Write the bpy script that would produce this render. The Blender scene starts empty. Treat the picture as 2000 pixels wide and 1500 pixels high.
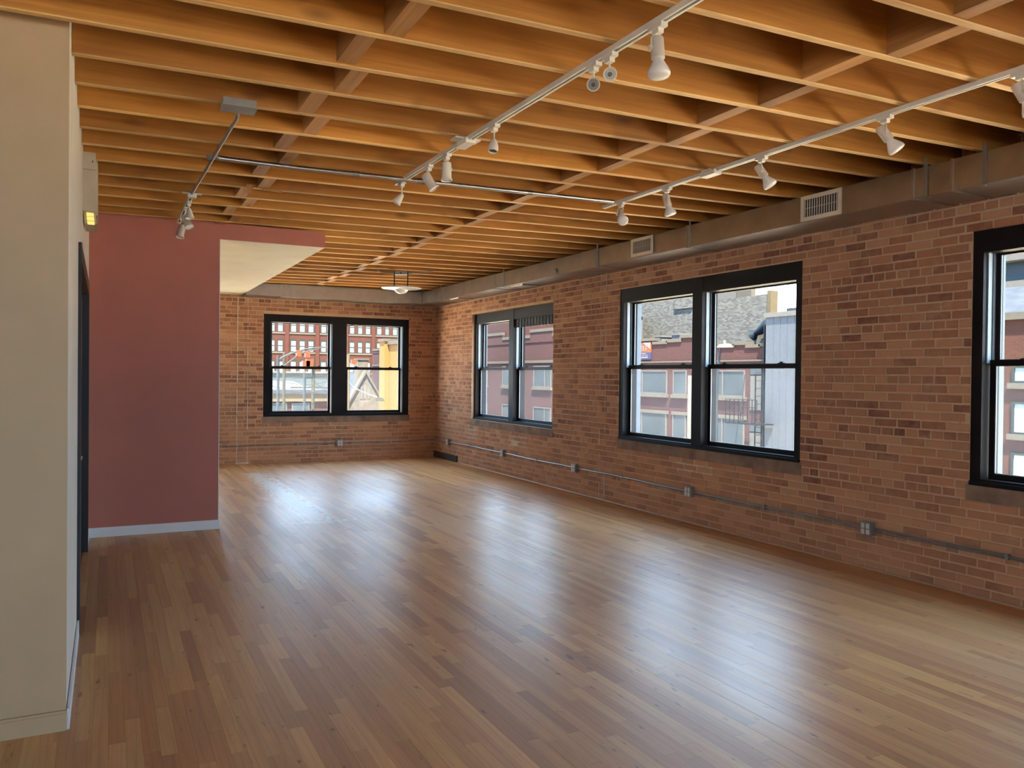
import bpy, math, random
from mathutils import Vector, Matrix, Quaternion

random.seed(7)
SC = bpy.context.scene
COL = SC.collection
R = math.radians

# ------------------------------------------------------------------ camera
CAMH = 1.55
YAW, PITCH, ROLL, FPX = R(26.7796), R(-0.588), R(0.6063), 1570.42
FW = Vector((math.sin(YAW)*math.cos(PITCH), math.cos(YAW)*math.cos(PITCH), math.sin(PITCH)))
_rt = Vector((math.cos(YAW), -math.sin(YAW), 0)); _up = _rt.cross(FW)
RT = _rt*math.cos(ROLL) + _up*math.sin(ROLL)
UP = -_rt*math.sin(ROLL) + _up*math.cos(ROLL)
cam_d = bpy.data.cameras.new('camera'); cam = bpy.data.objects.new('camera', cam_d); COL.objects.link(cam)
cam.matrix_world = Matrix(((RT.x, UP.x, -FW.x, 0), (RT.y, UP.y, -FW.y, 0), (RT.z, UP.z, -FW.z, CAMH), (0, 0, 0, 1)))
cam_d.sensor_fit = 'HORIZONTAL'; cam_d.sensor_width = 36; cam_d.lens = FPX/2000*36
cam_d.clip_start = 0.05; cam_d.clip_end = 1000
SC.camera = cam

def at(u, v, ax, val):
    d = FW + RT*((u-1000)/FPX) - UP*((v-750)/FPX)
    o = Vector((0, 0, CAMH)); return o + d*((val-o[ax])/d[ax])
def proj(p):
    d = Vector(p) - Vector((0, 0, CAMH)); z = d.dot(FW)
    if z < 0.1: return None
    return 1000 + FPX*d.dot(RT)/z, 750 - FPX*d.dot(UP)/z, z

# ------------------------------------------------------------------ world, sun, exposure
SKY, SUN, EXPOSURE = 2.8, 26.0, 2.07
world = bpy.data.worlds.new('World'); SC.world = world; world.use_nodes = True
nt = world.node_tree; nt.nodes.clear()
o_ = nt.nodes.new('ShaderNodeOutputWorld'); b_ = nt.nodes.new('ShaderNodeBackground')
tc = nt.nodes.new('ShaderNodeTexCoord'); sx = nt.nodes.new('ShaderNodeSeparateXYZ'); rp = nt.nodes.new('ShaderNodeValToRGB')
nt.links.new(tc.outputs['Generated'], sx.inputs[0]); nt.links.new(sx.outputs['Z'], rp.inputs[0])
rp.color_ramp.elements[0].position = 0.0; rp.color_ramp.elements[0].color = (0.56, 0.78, 1.0, 1)
rp.color_ramp.elements[1].position = 0.8; rp.color_ramp.elements[1].color = (0.42, 0.66, 1.0, 1)
nt.links.new(rp.outputs[0], b_.inputs[0]); b_.inputs[1].default_value = SKY
nt.links.new(b_.outputs[0], o_.inputs[0])
sun_d = bpy.data.lights.new('sun', 'SUN'); sun_d.energy = SUN; sun_d.color = (1.0, 0.84, 0.60); sun_d.angle = R(0.6)
sun = bpy.data.objects.new('sun', sun_d); COL.objects.link(sun)
sun.rotation_euler = Vector((0.24, 0.42, -0.87)).to_track_quat('-Z', 'Y').to_euler()
sun.location = (-20, -40, 40)
SC.view_settings.view_transform = 'Standard'; SC.view_settings.look = 'None'
SC.view_settings.gamma = 1.0; SC.view_settings.use_curve_mapping = False
SC.view_settings.exposure = EXPOSURE
cy = SC.cycles
cy.max_bounces = 6; cy.diffuse_bounces = 4; cy.glossy_bounces = 2; cy.transparent_max_bounces = 10; cy.use_light_tree = False
cy.caustics_reflective = False; cy.caustics_refractive = False; cy.sample_clamp_indirect = 8.0
cy.use_denoising = True; cy.adaptive_threshold = 0.02

# ------------------------------------------------------------------ measured room
W, F, RED, XL, YN = 5.5805, 14.2918, 8.4356, -0.149, 3.9553
XR, XS, ZS = 1.0, 2.0454, 2.8736                 # red wall corner, soffit edge, soffit underside
XD, ZDT, ZDB = 5.138, 3.051, 2.844               # duct front face, top, bottom
YB, XB = -6.4, -5.0                              # back wall, far left wall (both out of view)
SL = 0.01595
def zc(x): return 3.0033 + SL*x                  # underside of the joists
JH, JT, JS, J0 = 0.286, 0.044, 0.4064, 3.797
ZTOP = 3.42

# ------------------------------------------------------------------ mesh builder
class MB:
    def __init__(s): s.v = []; s.f = []; s.r = []; s.m = []; s.cr = 0.5; s.cm = 0
    def face(s, *ids): s.f.append(ids); s.r.append(s.cr); s.m.append(s.cm)
    def box(s, lo, hi):
        n = len(s.v); (a, b, c), (d, e, f) = lo, hi
        s.v += [(a,b,c),(d,b,c),(d,e,c),(a,e,c),(a,b,f),(d,b,f),(d,e,f),(a,e,f)]
        for q in ((0,3,2,1),(4,5,6,7),(0,1,5,4),(1,2,6,5),(2,3,7,6),(3,0,4,7)): s.face(*[n+i for i in q])
        return s
    def hexa(s, pts):
        n = len(s.v); s.v += [tuple(p) for p in pts]
        for q in ((0,3,2,1),(4,5,6,7),(0,1,5,4),(1,2,6,5),(2,3,7,6),(3,0,4,7)): s.face(*[n+i for i in q])
        return s
    def bar(s, a, b, w, h, up=(0,0,1)):
        a, b = Vector(a), Vector(b); t = (b-a).normalized(); u = Vector(up)
        if abs(t.dot(u)) > .98: u = Vector((1,0,0))
        x = t.cross(u).normalized()*(w/2); y = x.cross(t).normalized()*(h/2)
        return s.hexa([a-x-y, a+x-y, b+x-y, b-x-y, a-x+y, a+x+y, b+x+y, b-x+y])
    def tube(s, pts, r, n=8, caps=True):
        pts = [Vector(p) for p in pts]; rings = []
        ref = None
        for i, p in enumerate(pts):
            t = (pts[min(i+1, len(pts)-1)] - pts[max(i-1, 0)]).normalized()
            if ref is None or abs(ref.dot(t)) > .95: ref = Vector((0,0,1)) if abs(t.z) < .9 else Vector((1,0,0))
            x = t.cross(ref).normalized(); y = t.cross(x)
            ref = -x.cross(t) if False else ref
            rr = r[i] if isinstance(r, (list, tuple)) else r
            k = len(s.v)
            s.v += [tuple(p + (x*math.cos(2*math.pi*j/n) + y*math.sin(2*math.pi*j/n))*rr) for j in range(n)]
            rings.append(k)
        for a, b in zip(rings, rings[1:]):
            for j in range(n): s.face(a+j, b+j, b+(j+1) % n, a+(j+1) % n)
        if caps: s.face(*[rings[0]+j for j in range(n)]); s.face(*[rings[-1]+j for j in reversed(range(n))])
        return s
    def lathe(s, prof, o, axis, n=20, cap0=True, cap1=True):
        o = Vector(o); t = Vector(axis).normalized(); ref = Vector((0,0,1)) if abs(t.z) < .9 else Vector((1,0,0))
        x = t.cross(ref).normalized(); y = t.cross(x); rings = []
        for r, h in prof:
            k = len(s.v); r = max(r, 1e-4)
            s.v += [tuple(o + t*h + (x*math.cos(2*math.pi*j/n) + y*math.sin(2*math.pi*j/n))*r) for j in range(n)]
            rings.append(k)
        for a, b in zip(rings, rings[1:]):
            for j in range(n): s.face(a+j, b+j, b+(j+1) % n, a+(j+1) % n)
        if cap0: s.face(*[rings[0]+j for j in range(n)])
        if cap1: s.face(*[rings[-1]+j for j in reversed(range(n))])
        return s
    def prism(s, poly, ax, lo, hi):
        """poly: 2-D outline in the plane normal to axis ax, swept lo..hi"""
        def P(a, b, c): return [(c,a,b),(a,c,b),(a,b,c)][ax]
        n = len(s.v); k = len(poly)
        s.v += [P(a,b,lo) for a,b in poly] + [P(a,b,hi) for a,b in poly]
        s.face(*[n+i for i in range(k)]); s.face(*[n+k+i for i in reversed(range(k))])
        for i in range(k): s.face(n+i, n+k+i, n+k+(i+1)%k, n+(i+1)%k)
        return s
    def build(s, name, mat, parent=None, smooth=False, org=None, kind=None):
        me = bpy.data.meshes.new(name)
        if org is None: org = parent_loc(parent)
        me.from_pydata([(a-org[0], b-org[1], c-org[2]) for a,b,c in s.v] if org != (0,0,0) else s.v, [], s.f)
        mats = mat if isinstance(mat, (list, tuple)) else [mat]
        for m in mats: me.materials.append(M[m] if isinstance(m, str) else m)
        if len(mats) > 1: me.polygons.foreach_set('material_index', s.m)
        a = me.attributes.new('rnd', 'FLOAT', 'FACE'); a.data.foreach_set('value', s.r)
        if smooth:
            me.polygons.foreach_set('use_smooth', [True]*len(me.polygons))
            try: me.set_sharp_from_angle(angle=R(40))
            except Exception: pass
        me.update()
        ob = bpy.data.objects.new(name, me); COL.objects.link(ob)
        if parent: ob.parent = parent
        if kind: ob['kind'] = kind
        return ob

def parent_loc(p):
    l = Vector((0,0,0))
    while p is not None: l = l + p.location; p = p.parent
    return tuple(l)
def recalc(ob):
    import bmesh
    bm = bmesh.new(); bm.from_mesh(ob.data); bmesh.ops.recalc_face_normals(bm, faces=bm.faces); bm.to_mesh(ob.data); bm.free()
def tag(o, label, cat, group=None, kind=None):
    o['label'] = label; o['category'] = cat
    if group: o['group'] = group
    if kind: o['kind'] = kind
    return o
def thing(name, loc, label, cat, group=None):
    o = bpy.data.objects.new(name, None); COL.objects.link(o); o.location = loc; o.empty_display_size = .1
    return tag(o, label, cat, group)

# ------------------------------------------------------------------ materials
M = {}
class NT:
    def __init__(s, name):
        s.mat = bpy.data.materials.new(name); s.mat.use_nodes = True; s.t = s.mat.node_tree
        s.b = s.t.nodes['Principled BSDF']; M[name] = s.mat
    def n(s, typ, **kw):
        nd = s.t.nodes.new('ShaderNode'+typ)
        for k, v in kw.items():
            if k.startswith('i_'): nd.inputs[k[2:].replace('_', ' ')].default_value = v
            else: setattr(nd, k, v)
        return nd
    def l(s, a, b): s.t.links.new(a, b)
    def pos(s, scale=(1,1,1), loc=(0,0,0)):
        g = s.n('NewGeometry'); m = s.n('Mapping'); m.inputs['Scale'].default_value = scale; m.inputs['Location'].default_value = loc
        s.l(g.outputs['Position'], m.inputs['Vector']); return m.outputs[0]
    def noise(s, vec, scale=5, detail=4, rough=.55, dist=0):
        nd = s.n('TexNoise'); nd.inputs['Scale'].default_value = scale; nd.inputs['Detail'].default_value = detail
        nd.inputs['Roughness'].default_value = rough; nd.inputs['Distortion'].default_value = dist
        s.l(vec, nd.inputs['Vector']); return nd.outputs['Fac']
    def ramp(s, fac, *stops):
        nd = s.n('ValToRGB'); cr = nd.color_ramp
        while len(cr.elements) < len(stops): cr.elements.new(.5)
        for e, (p, c) in zip(cr.elements, stops):
            e.position = p; e.color = (*c, 1) if len(c) == 3 else c
        s.l(fac, nd.inputs[0]); return nd.outputs[0]
    def mix(s, fac, a, b, blend='MIX'):
        nd = s.n('Mix', data_type='RGBA', blend_type=blend)
        for inp, val in ((nd.inputs[0], fac), (nd.inputs[6], a), (nd.inputs[7], b)):
            if hasattr(val, 'is_output') or isinstance(val, bpy.types.NodeSocket): s.l(val, inp)
            elif isinstance(val, (tuple, list)): inp.default_value = (*val, 1) if len(val) == 3 else val
            else: inp.default_value = val
        return nd.outputs[2]
    def math(s, op, a, b=None, c=None):
        nd = s.n('Math', operation=op)
        for i, val in enumerate((a, b, c)):
            if val is None: continue
            if isinstance(val, bpy.types.NodeSocket): s.l(val, nd.inputs[i])
            else: nd.inputs[i].default_value = val
        return nd.outputs[0]
    def attr(s, name='rnd'):
        nd = s.n('Attribute'); nd.attribute_name = name; return nd.outputs['Fac']
    def bump(s, h, strength=.3, dist=.01):
        nd = s.n('Bump'); nd.inputs['Strength'].default_value = strength; nd.inputs['Distance'].default_value = dist
        s.l(h, nd.inputs['Height']); s.l(nd.outputs[0], s.b.inputs['Normal'])
    def color(s, c):
        if isinstance(c, bpy.types.NodeSocket): s.l(c, s.b.inputs['Base Color'])
        else: s.b.inputs['Base Color'].default_value = (*c, 1)
    def set(s, **kw):
        for k, v in kw.items():
            i = s.b.inputs[k.replace('_', ' ')]
            if isinstance(v, bpy.types.NodeSocket): s.l(v, i)
            else: i.default_value = v
        return s

def plain(name, col, rough=.5, metal=0., var=.08, scale=6, spec=.5):
    m = NT(name); f = m.noise(m.pos(), scale, 2)
    lo = tuple(max(0, c*(1-var)) for c in col); hi = tuple(min(1, c*(1+var)) for c in col)
    m.color(m.ramp(f, (.3, lo), (.7, hi))); m.set(Roughness=rough, Metallic=metal, Specular_IOR_Level=spec); return m

# timber of the ceiling
def timber(name, dark, light, axis=0, end=False):
    m = NT(name); sc = [26, 26, 26]; sc[axis] = 0.9
    rnd = m.attr()
    off = m.n('Combine' + 'XYZ'); m.l(m.math('MULTIPLY', rnd, 37.0), off.inputs[0]); m.l(m.math('MULTIPLY', rnd, 91.0), off.inputs[2])
    va = m.n('VectorMath', operation='ADD'); m.l(m.pos(tuple(sc)), va.inputs[0]); m.l(off.outputs[0], va.inputs[1])
    g = m.noise(va.outputs[0], 1.0, 3, .6, .6)
    base = m.ramp(g, (.25, dark), (.75, light))
    tone = m.ramp(rnd, (0, (.72,.68,.64)), (.5, (1,1,1)), (1, (1.22,1.2,1.12)))
    c = m.mix(1.0, base, tone, 'MULTIPLY')
    # knots
    sk = [7, 7, 7]; sk[axis] = 2.6
    vk = m.n('VectorMath', operation='ADD'); m.l(m.pos(tuple(sk)), vk.inputs[0]); m.l(off.outputs[0], vk.inputs[1])
    vo = m.n('TexVoronoi'); vo.inputs['Scale'].default_value = .62; m.l(vk.outputs[0], vo.inputs['Vector'])
    kn = m.ramp(vo.outputs['Distance'], (.05, (.75,.75,.75)), (.16, (0,0,0)))
    c = m.mix(m.math('MULTIPLY', kn, .8), c, (.10,.04,.015))
    # old water stains
    st = m.noise(m.pos((.9,.9,1.6)), 1.1, 3, .6, .8)
    c = m.mix(m.math('MULTIPLY', m.ramp(st, (.60, (0,0,0)), (.66, (1,1,1))), .35), c, (.16,.07,.03))
    m.color(c); m.set(Roughness=.62, Specular_IOR_Level=.3); return m
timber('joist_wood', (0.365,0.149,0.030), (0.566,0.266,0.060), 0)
timber('lit_edge_wood', (.60,.36,.14), (.80,.54,.25), 0)  # lighter joist undersides: light from below put into the wood colour
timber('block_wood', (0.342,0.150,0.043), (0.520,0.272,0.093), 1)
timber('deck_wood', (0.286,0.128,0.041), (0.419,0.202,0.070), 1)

# oak strip floor
m = NT('oak_floor'); rnd = m.attr()
off = m.n('CombineXYZ'); m.l(m.math('MULTIPLY', rnd, 53.0), off.inputs[0]); m.l(m.math('MULTIPLY', rnd, 17.0), off.inputs[1])
va = m.n('VectorMath', operation='ADD'); m.l(m.pos((16, 1.3, 16)), va.inputs[0]); m.l(off.outputs[0], va.inputs[1])
g = m.noise(va.outputs[0], 1.0, 4, .62, 1.2)
base = m.ramp(g, (.22, (.51,.252,.094)), (.55, (.61,.318,.124)), (.82, (.66,.362,.150)))
tone = m.ramp(rnd, (0, (.72,.64,.62)), (.3, (.94,.88,.86)), (.6, (1.0,1.0,.98)), (.85, (1.06,1.08,1.05)), (1, (1.18,1.24,1.18)))
c = m.mix(1.0, base, tone, 'MULTIPLY')
# cathedral grain lines
wv = m.n('TexWave', wave_type='BANDS', bands_direction='X'); wv.inputs['Scale'].default_value = .55; wv.inputs['Distortion'].default_value = 9; wv.inputs['Detail'].default_value = 3; wv.inputs['Detail Scale'].default_value = .6
m.l(va.outputs[0], wv.inputs['Vector'])
c = m.mix(m.math('MULTIPLY', m.ramp(wv.outputs['Fac'], (.0, (1,1,1)), (.22, (0,0,0))), .12), c, (.10,.055,.03))
# dark specks and scuffs
sp = m.noise(m.pos((22, 7, 1)), 1.0, 3, .5)
c = m.mix(m.math('MULTIPLY', m.ramp(sp, (.66, (0,0,0)), (.73, (1,1,1))), .6), c, (.07,.04,.025))
# dull traffic wear: grey bloom in broad patches
wr = m.noise(m.pos((.5,.28,1)), 1.0, 2, .6)
wear = m.ramp(wr, (.38, (0,0,0)), (.68, (1,1,1)))
c = m.mix(m.math('MULTIPLY', wear, .22), c, (.36,.30,.26))
sp3 = m.n('SeparateXYZ'); m.l(m.pos(), sp3.inputs[0]); X_, Y_ = sp3.outputs['X'], sp3.outputs['Y']
rag = m.math('MULTIPLY', m.math('SUBTRACT', m.noise(m.pos((17,5,1)), 1.0, 4, .75), .5), .85)
trail = m.math('SUBTRACT', m.math('ADD', m.math('ABSOLUTE', m.math('SUBTRACT', X_, 2.04)), rag), .115)
trail = m.math('MAXIMUM', trail, m.math('SUBTRACT', m.math('ABSOLUTE', m.math('SUBTRACT', Y_, 10.7)), 2.2))
foot = m.math('SUBTRACT', m.math('ADD', m.math('ABSOLUTE', m.math('SUBTRACT', Y_, 8.42)), m.math('ADD', rag, m.math('MULTIPLY', m.math('ABSOLUTE', m.math('SUBTRACT', X_, 2.02)), .35))), .085)
spot = m.math('SUBTRACT', m.math('ADD', m.math('ABSOLUTE', m.math('SUBTRACT', Y_, 8.48)), m.math('ADD', rag, m.math('MULTIPLY', m.math('ABSOLUTE', m.math('SUBTRACT', X_, 4.10)), .35))), .06)
sc_ = m.math('MINIMUM', trail, m.math('MINIMUM', foot, spot))
scar = m.ramp(sc_, (.0, (1,1,1)), (.03, (0,0,0)))
c = m.mix(m.math('MULTIPLY', scar, .8), c, (.62,.55,.46))
m.color(c)
ro = m.math('ADD', m.math('MULTIPLY', g, .14), m.math('ADD', m.math('MULTIPLY', wear, .08), .29))
m.set(Roughness=ro, Specular_IOR_Level=.36, Coat_Weight=.0, Coat_Roughness=.3); m.bump(g, .14, .0012)

# brick and mortar share the same smears of old plaster and grime
def brick_mat(name, is_brick):
    m = NT(name); rnd = m.attr()
    p = m.pos(); B, Wh = (0,0,0), (1,1,1)
    fine = m.noise(p, 60, 2, .6); mid = m.noise(p, 14, 3, .6); big = m.noise(m.pos((.8,.8,1.3)), 1.3, 3, .62, .5)
    if is_brick:
        c = m.ramp(rnd, (0, (.19,.072,.045)), (.3, (.32,.130,.070)), (.7, (.44,.195,.100)), (1, (.53,.27,.145)))
    else:
        c = m.ramp(mid, (.3, (.50,.32,.195)), (.7, (.62,.42,.27)))
    wash_c = (.52,.265,.140)
    c = m.mix(m.math('MULTIPLY', m.ramp(mid, (.35, B), (.65, Wh)), .28), c, wash_c)
    sz = m.n('SeparateXYZ'); m.l(p, sz.inputs[0])
    wash = m.math('ADD', big, m.math('MULTIPLY', m.math('SUBTRACT', 1.6, sz.outputs['Z']), .10))
    c = m.mix(m.math('MULTIPLY', m.ramp(wash, (.42, B), (.66, Wh)), .45), c, wash_c)
    pale = m.noise(m.pos((1,1,1.8), (7,3,1)), 3.1, 4, .7, .3)
    c = m.mix(m.math('MULTIPLY', m.ramp(pale, (.60, B), (.72, Wh)), .30), c, (.60,.44,.31))
    pit = m.ramp(m.noise(p, 38, 2, .5), (.70, B), (.76, Wh))
    c = m.mix(m.math('MULTIPLY', pit, .5), c, (.08,.04,.025))
    m.color(c); m.set(Roughness=.86, Specular_IOR_Level=.25); m.bump(fine, .5, .004)
brick_mat('brick', True); brick_mat('mortar', False)
plain('pale_mortar', (.52,.41,.28), .9, var=.2, scale=25)
plain('plaster_trace', (.62,.53,.42), .9, var=.2, scale=30)
plain('sill_parge', (.235,.145,.095), .9, var=.3, scale=5)
def paint(name, col, var=.04):
    m = NT(name); f = m.noise(m.pos(), 3, 2)
    m.color(m.ramp(f, (.3, tuple(c*(1-var) for c in col)), (.7, tuple(c*(1+var) for c in col)))); m.set(Roughness=.7, Specular_IOR_Level=.3)
paint('white_paint', (.80,.74,.64)); paint('tan_tone', (.46,.335,.20)); paint('red_paint', (.47,.170,.125)); paint('soffit_paint', (.84,.77,.62))  # near wall and its baseboard toned tan, darker than the side wall
paint('trim_white', (.76,.76,.76)); paint('back_paint', (.72,.67,.58))
plain('dark_frame', (.011,.008,.0075), .5, var=.25, scale=3, spec=.12)
plain('outer_trim', (.10,.12,.14), .6)
plain('jamb_liner', (.26,.29,.31), .45)
plain('black_door', (.022,.020,.022), .5); plain('brown_casing', (.085,.045,.030), .5)
plain('blind_fabric', (.10,.11,.12), .8, var=.25, scale=30)
m = plain('galvanised', (.38,.35,.31), .36, 1.0, var=.10, scale=5)
m.set(Roughness=.33)
plain('cleat_metal', (.42,.38,.34), .4, 1.0); plain('pipe_metal', (.62,.62,.60), .3, 1.0); plain('conduit_metal', (.34,.33,.32), .5, 1.0); plain('box_metal', (.30,.29,.27), .45, .6)
plain('white_enamel', (.74,.70,.62), .38); plain('socket_white', (.62,.56,.48), .5); plain('bulb_glass', (.82,.80,.76), .25)
plain('lens_dark', (.10,.09,.08), .3); plain('lens_grey', (.36,.34,.31), .3, .3); plain('rail_groove', (.05,.04,.035), .5)
plain('register_cream', (.70,.60,.47), .5); plain('register_dark', (.02,.02,.02), .6); plain('slat_cream', (.50,.43,.34), .5)
plain('outlet_face', (.62,.55,.46), .5); plain('black_iron', (.012,.011,.011), .4)
plain('beige_plastic', (.60,.51,.37), .5); plain('dark_base', (.050,.034,.028), .6); plain('shoe_wood', (.42,.27,.16), .5)
m = NT('frosted_disc'); m.color((.86,.86,.82)); m.set(Roughness=.18, Transmission_Weight=.35, IOR=1.45)
m = NT('lit_grid'); m.color((1,.85,.3)); m.b.inputs['Emission Color'].default_value = (1,.78,.22,1); m.b.inputs['Emission Strength'].default_value = .22

# window glass: clear, with a film of dust that the daylight shows up
def glass(name, haze, tint=(.97,.985,.99)):
    m = NT(name); t = m.t
    tr = m.n('BsdfTransparent'); tr.inputs[0].default_value = (*tint, 1)
    gl = m.n('BsdfGlossy'); gl.inputs['Roughness'].default_value = .02
    tl = m.n('BsdfTranslucent'); tl.inputs[0].default_value = (.86,.93,.97,1)
    fr = m.n('Fresnel'); fr.inputs[0].default_value = 1.45
    sm = m.noise(m.pos((1,1,.7)), 2.2, 5, .6)
    hz = m.math('MULTIPLY', m.math('ADD', m.math('MULTIPLY', sm, .8), .6), haze)
    m1 = tr
    if haze > 0:
        m1 = m.n('MixShader'); m.l(hz, m1.inputs[0]); m.l(tr.outputs[0], m1.inputs[1]); m.l(tl.outputs[0], m1.inputs[2])
    m2 = m.n('MixShader'); gb = m.n('NewGeometry'); m.l(m.math('MULTIPLY', m.math('MULTIPLY', fr.outputs[0], .25), m.math('SUBTRACT', 1.0, gb.outputs['Backfacing'])), m2.inputs[0]); m.l(m1.outputs[0], m2.inputs[1]); m.l(gl.outputs[0], m2.inputs[2])
    t.links.new((m1 if NOGLOSS else m2).outputs[0], t.nodes['Material Output'].inputs[0])
NOGLOSS = True
glass('clear_glass', .0); glass('dusty_glass', .011)

# ------------------------------------------------------------------ floor
fl = MB().box((XB-.2, YB-.2, -.20), (W+.32, F+.32, -.0018)).build('floor', 'deck_wood')
tag(fl, 'worn oak strip floor running the length of the loft', 'floor', kind='structure')
PW = .0635
planks = []
rng = random.Random(11)
x = XB
while x < W+.02:
    y = YB - rng.random()*1.2
    while y < F:
        L = rng.choice((.32,.45,.6,.75,.9,1.1,1.35,1.7))*rng.uniform(.85, 1.15)
        y2 = min(y+L, F)
        if y2-y > .04 and not (x < XL-.06 and y > YN+.05): planks.append((x, x+PW, y, y2, rng.random(), rng.uniform(-.0005, .0003)))
        y = y+L
    x += PW
# damaged boards where a partition stood: lifted, splintered strips
def in_frame(c, mx=0): 
    q = proj(c); return q and -mx < q[0] < 2000+mx and -mx < q[1] < 1500+mx
def plank_mesh(mb, p):
    x0, x1, y0, y1, r, dz = p; g = .00002; b = .00025; n = len(mb.v); mb.cr = r
    xa, xb, ya, yb = x0+g, x1-g, y0+g, y1-g
    mb.v += [(xa,ya,-.0011),(xb,ya,-.0011),(xb,yb,-.0011),(xa,yb,-.0011),(xa+b,ya+b,dz),(xb-b,ya+b,dz),(xb-b,yb-b,dz),(xa+b,yb-b,dz)]
    for q in ((4,5,6,7),(0,1,5,4),(1,2,6,5),(2,3,7,6),(3,0,4,7)): mb.face(*[n+i for i in q])
def plank_px(p):
    c = ((p[0]+p[1])/2, (p[2]+p[3])/2, 0)
    if not in_frame(c): return 0
    q = [proj((a,b,0)) for a,b in ((p[0],p[2]),(p[1],p[2]),(p[1],p[3]),(p[0],p[3]))]
    if any(k is None for k in q): return 0
    return abs(sum(q[i][0]*q[(i+1)%4][1]-q[(i+1)%4][0]*q[i][1] for i in range(4)))
planks.sort(key=plank_px, reverse=True)
for p in planks[:300]:
    mb = MB(); plank_mesh(mb, p); mb.build('floor_plank', 'oak_floor', fl)
mb = MB()
for p in planks[300:]: plank_mesh(mb, p)
mb.build('floor_plank_field', 'oak_floor', fl, kind='stuff')

# ------------------------------------------------------------------ brick walls
COURSE, BH, BL, HL, JOINT = .0690, .0585, .2030, .0960, .0105
def brick_wall(wall, mapf, s0, s1, z0, z1, openings, seed, nsolo=300):
    rg = random.Random(seed); items = []
    k = 0; z = z0
    while z < z1-.02:
        h = min(BH, z1-z-.004); head = (k % 6 == 4)
        segs = [(s0, s1)]
        for a, b, c, d in openings:
            if z+h > c+.012 and z < d-.012:
                ns = []
                for p, q in segs:
                    if b <= p or a >= q: ns.append((p, q)); continue
                    if a-p > .03: ns.append((p, a))
                    if q-b > .03: ns.append((b, q))
                segs = ns
        phase = (0 if k % 2 else (BL+JOINT)/2) + (rg.uniform(-.012, .012))
        L = HL if head else BL
        for p, q in segs:
            s = s0 - phase - L*2
            while s < q:
                ln = L + rg.uniform(-.006, .006)
                a, b = max(s, p), min(s+ln, q)
                if b-a > .03: items.append((a, b, z+rg.uniform(-.0015, .0015), z+h+rg.uniform(-.0015, .0015), rg.random(), rg.gauss(0, .0011)))
                s += ln + JOINT*rg.uniform(.7, 1.2)
        z += COURSE; k += 1
    def mesh(mb, it):
        a, b, c, d, r, dd = it; e = .0045; n = len(mb.v); mb.cr = r
        j = lambda: rg.uniform(-.0018, .0018)
        for (s_, z_, dp) in ((a,c,.009),(b,c,.009),(b,d,.009),(a,d,.009)): mb.v.append(mapf(s_+j(), z_+j(), dp))
        for (s_, z_) in ((a+e,c+e),(b-e,c+e),(b-e,d-e),(a+e,d-e)): mb.v.append(mapf(s_+j()*.7, z_+j()*.7, dd))
        for q in ((4,5,6,7),(0,1,5,4),(1,2,6,5),(2,3,7,6),(3,0,4,7)): mb.face(*[n+i for i in q])
    def px(it):
        q = [proj(mapf(s_, z_, 0)) for s_, z_ in ((it[0],it[2]),(it[1],it[2]),(it[1],it[3]),(it[0],it[3]))]
        if any(t is None for t in q): return 0
        cu = sum(t[0] for t in q)/4; cv = sum(t[1] for t in q)/4
        if not (0 < cu < 2000 and 0 < cv < 1500): return 0
        if it[2] > 2.8: return 0
        return abs(sum(q[i][0]*q[(i+1)%4][1]-q[(i+1)%4][0]*q[i][1] for i in range(4)))
    items.sort(key=px, reverse=True)
    for it in items[:nsolo]:
        mb = MB(); mesh(mb, it); mb.build('brick', 'brick', wall)
    mb = MB()
    for it in items[nsolo:]: mesh(mb, it)
    mb.build('brick_field', 'brick', wall, kind='stuff')
def wall_slab(mb, boxf, s0, s1, z0, z1, openings):
    ops = sorted(openings); s = s0
    for a, b, c, d in ops:
        if a > s: boxf(mb, s, a, z0, z1)
        boxf(mb, a, b, z0, c); boxf(mb, a, b, d, z1); s = b
    if s < s1: boxf(mb, s, s1, z0, z1)
PITCH_W = 4.47
WIN_R = [(9.80, 12.60, .805, 2.59), (5.292, 8.172, .795, 2.615), (.82, 3.70, .80, 2.63), (-3.65, -.77, .80, 2.63)]
ADDED_WIN_S = [(-5.7, -2.82, .80, 2.63), (-1.9, .98, .80, 2.63)]  # unseen side windows, added to brighten the brick wall and floor
ADDED_WIN_B = [(-4.0, -1.12, .80, 2.63), (-.5, 2.38, .80, 2.63)]  # unseen back windows, added to lift the daylight in the room
WIN_F = [(2.416, 5.047, .80, 2.575), (1.06, 1.70, .82, 2.60)]
mb = MB(); wall_slab(mb, lambda m_, a, b, c, d: m_.box((W+.005, a, c), (W+.27, b, d)), YB-.2, F+.33, -.2, ZTOP, WIN_R)
wr = tag(mb.build('wall_right', 'mortar'), 'long exposed brick wall with dark-framed windows on the right', 'wall', kind='structure')
brick_wall(wr, lambda s, z, d: (W+d, s, z), YB, F, .004, ZTOP-.06, WIN_R, 3)
mb = MB(); wall_slab(mb, lambda m_, a, b, c, d: m_.box((a, F+.005, c), (b, F+.27, d)), XL, W+.005, -.2, ZTOP, WIN_F)
wf = tag(mb.build('wall_far', 'mortar'), 'exposed brick end wall at the far end of the loft', 'wall', kind='structure')
brick_wall(wf, lambda s, z, d: (s, F+d, z), XR+.02, W, .004, ZTOP-.06, WIN_F, 5)
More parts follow.
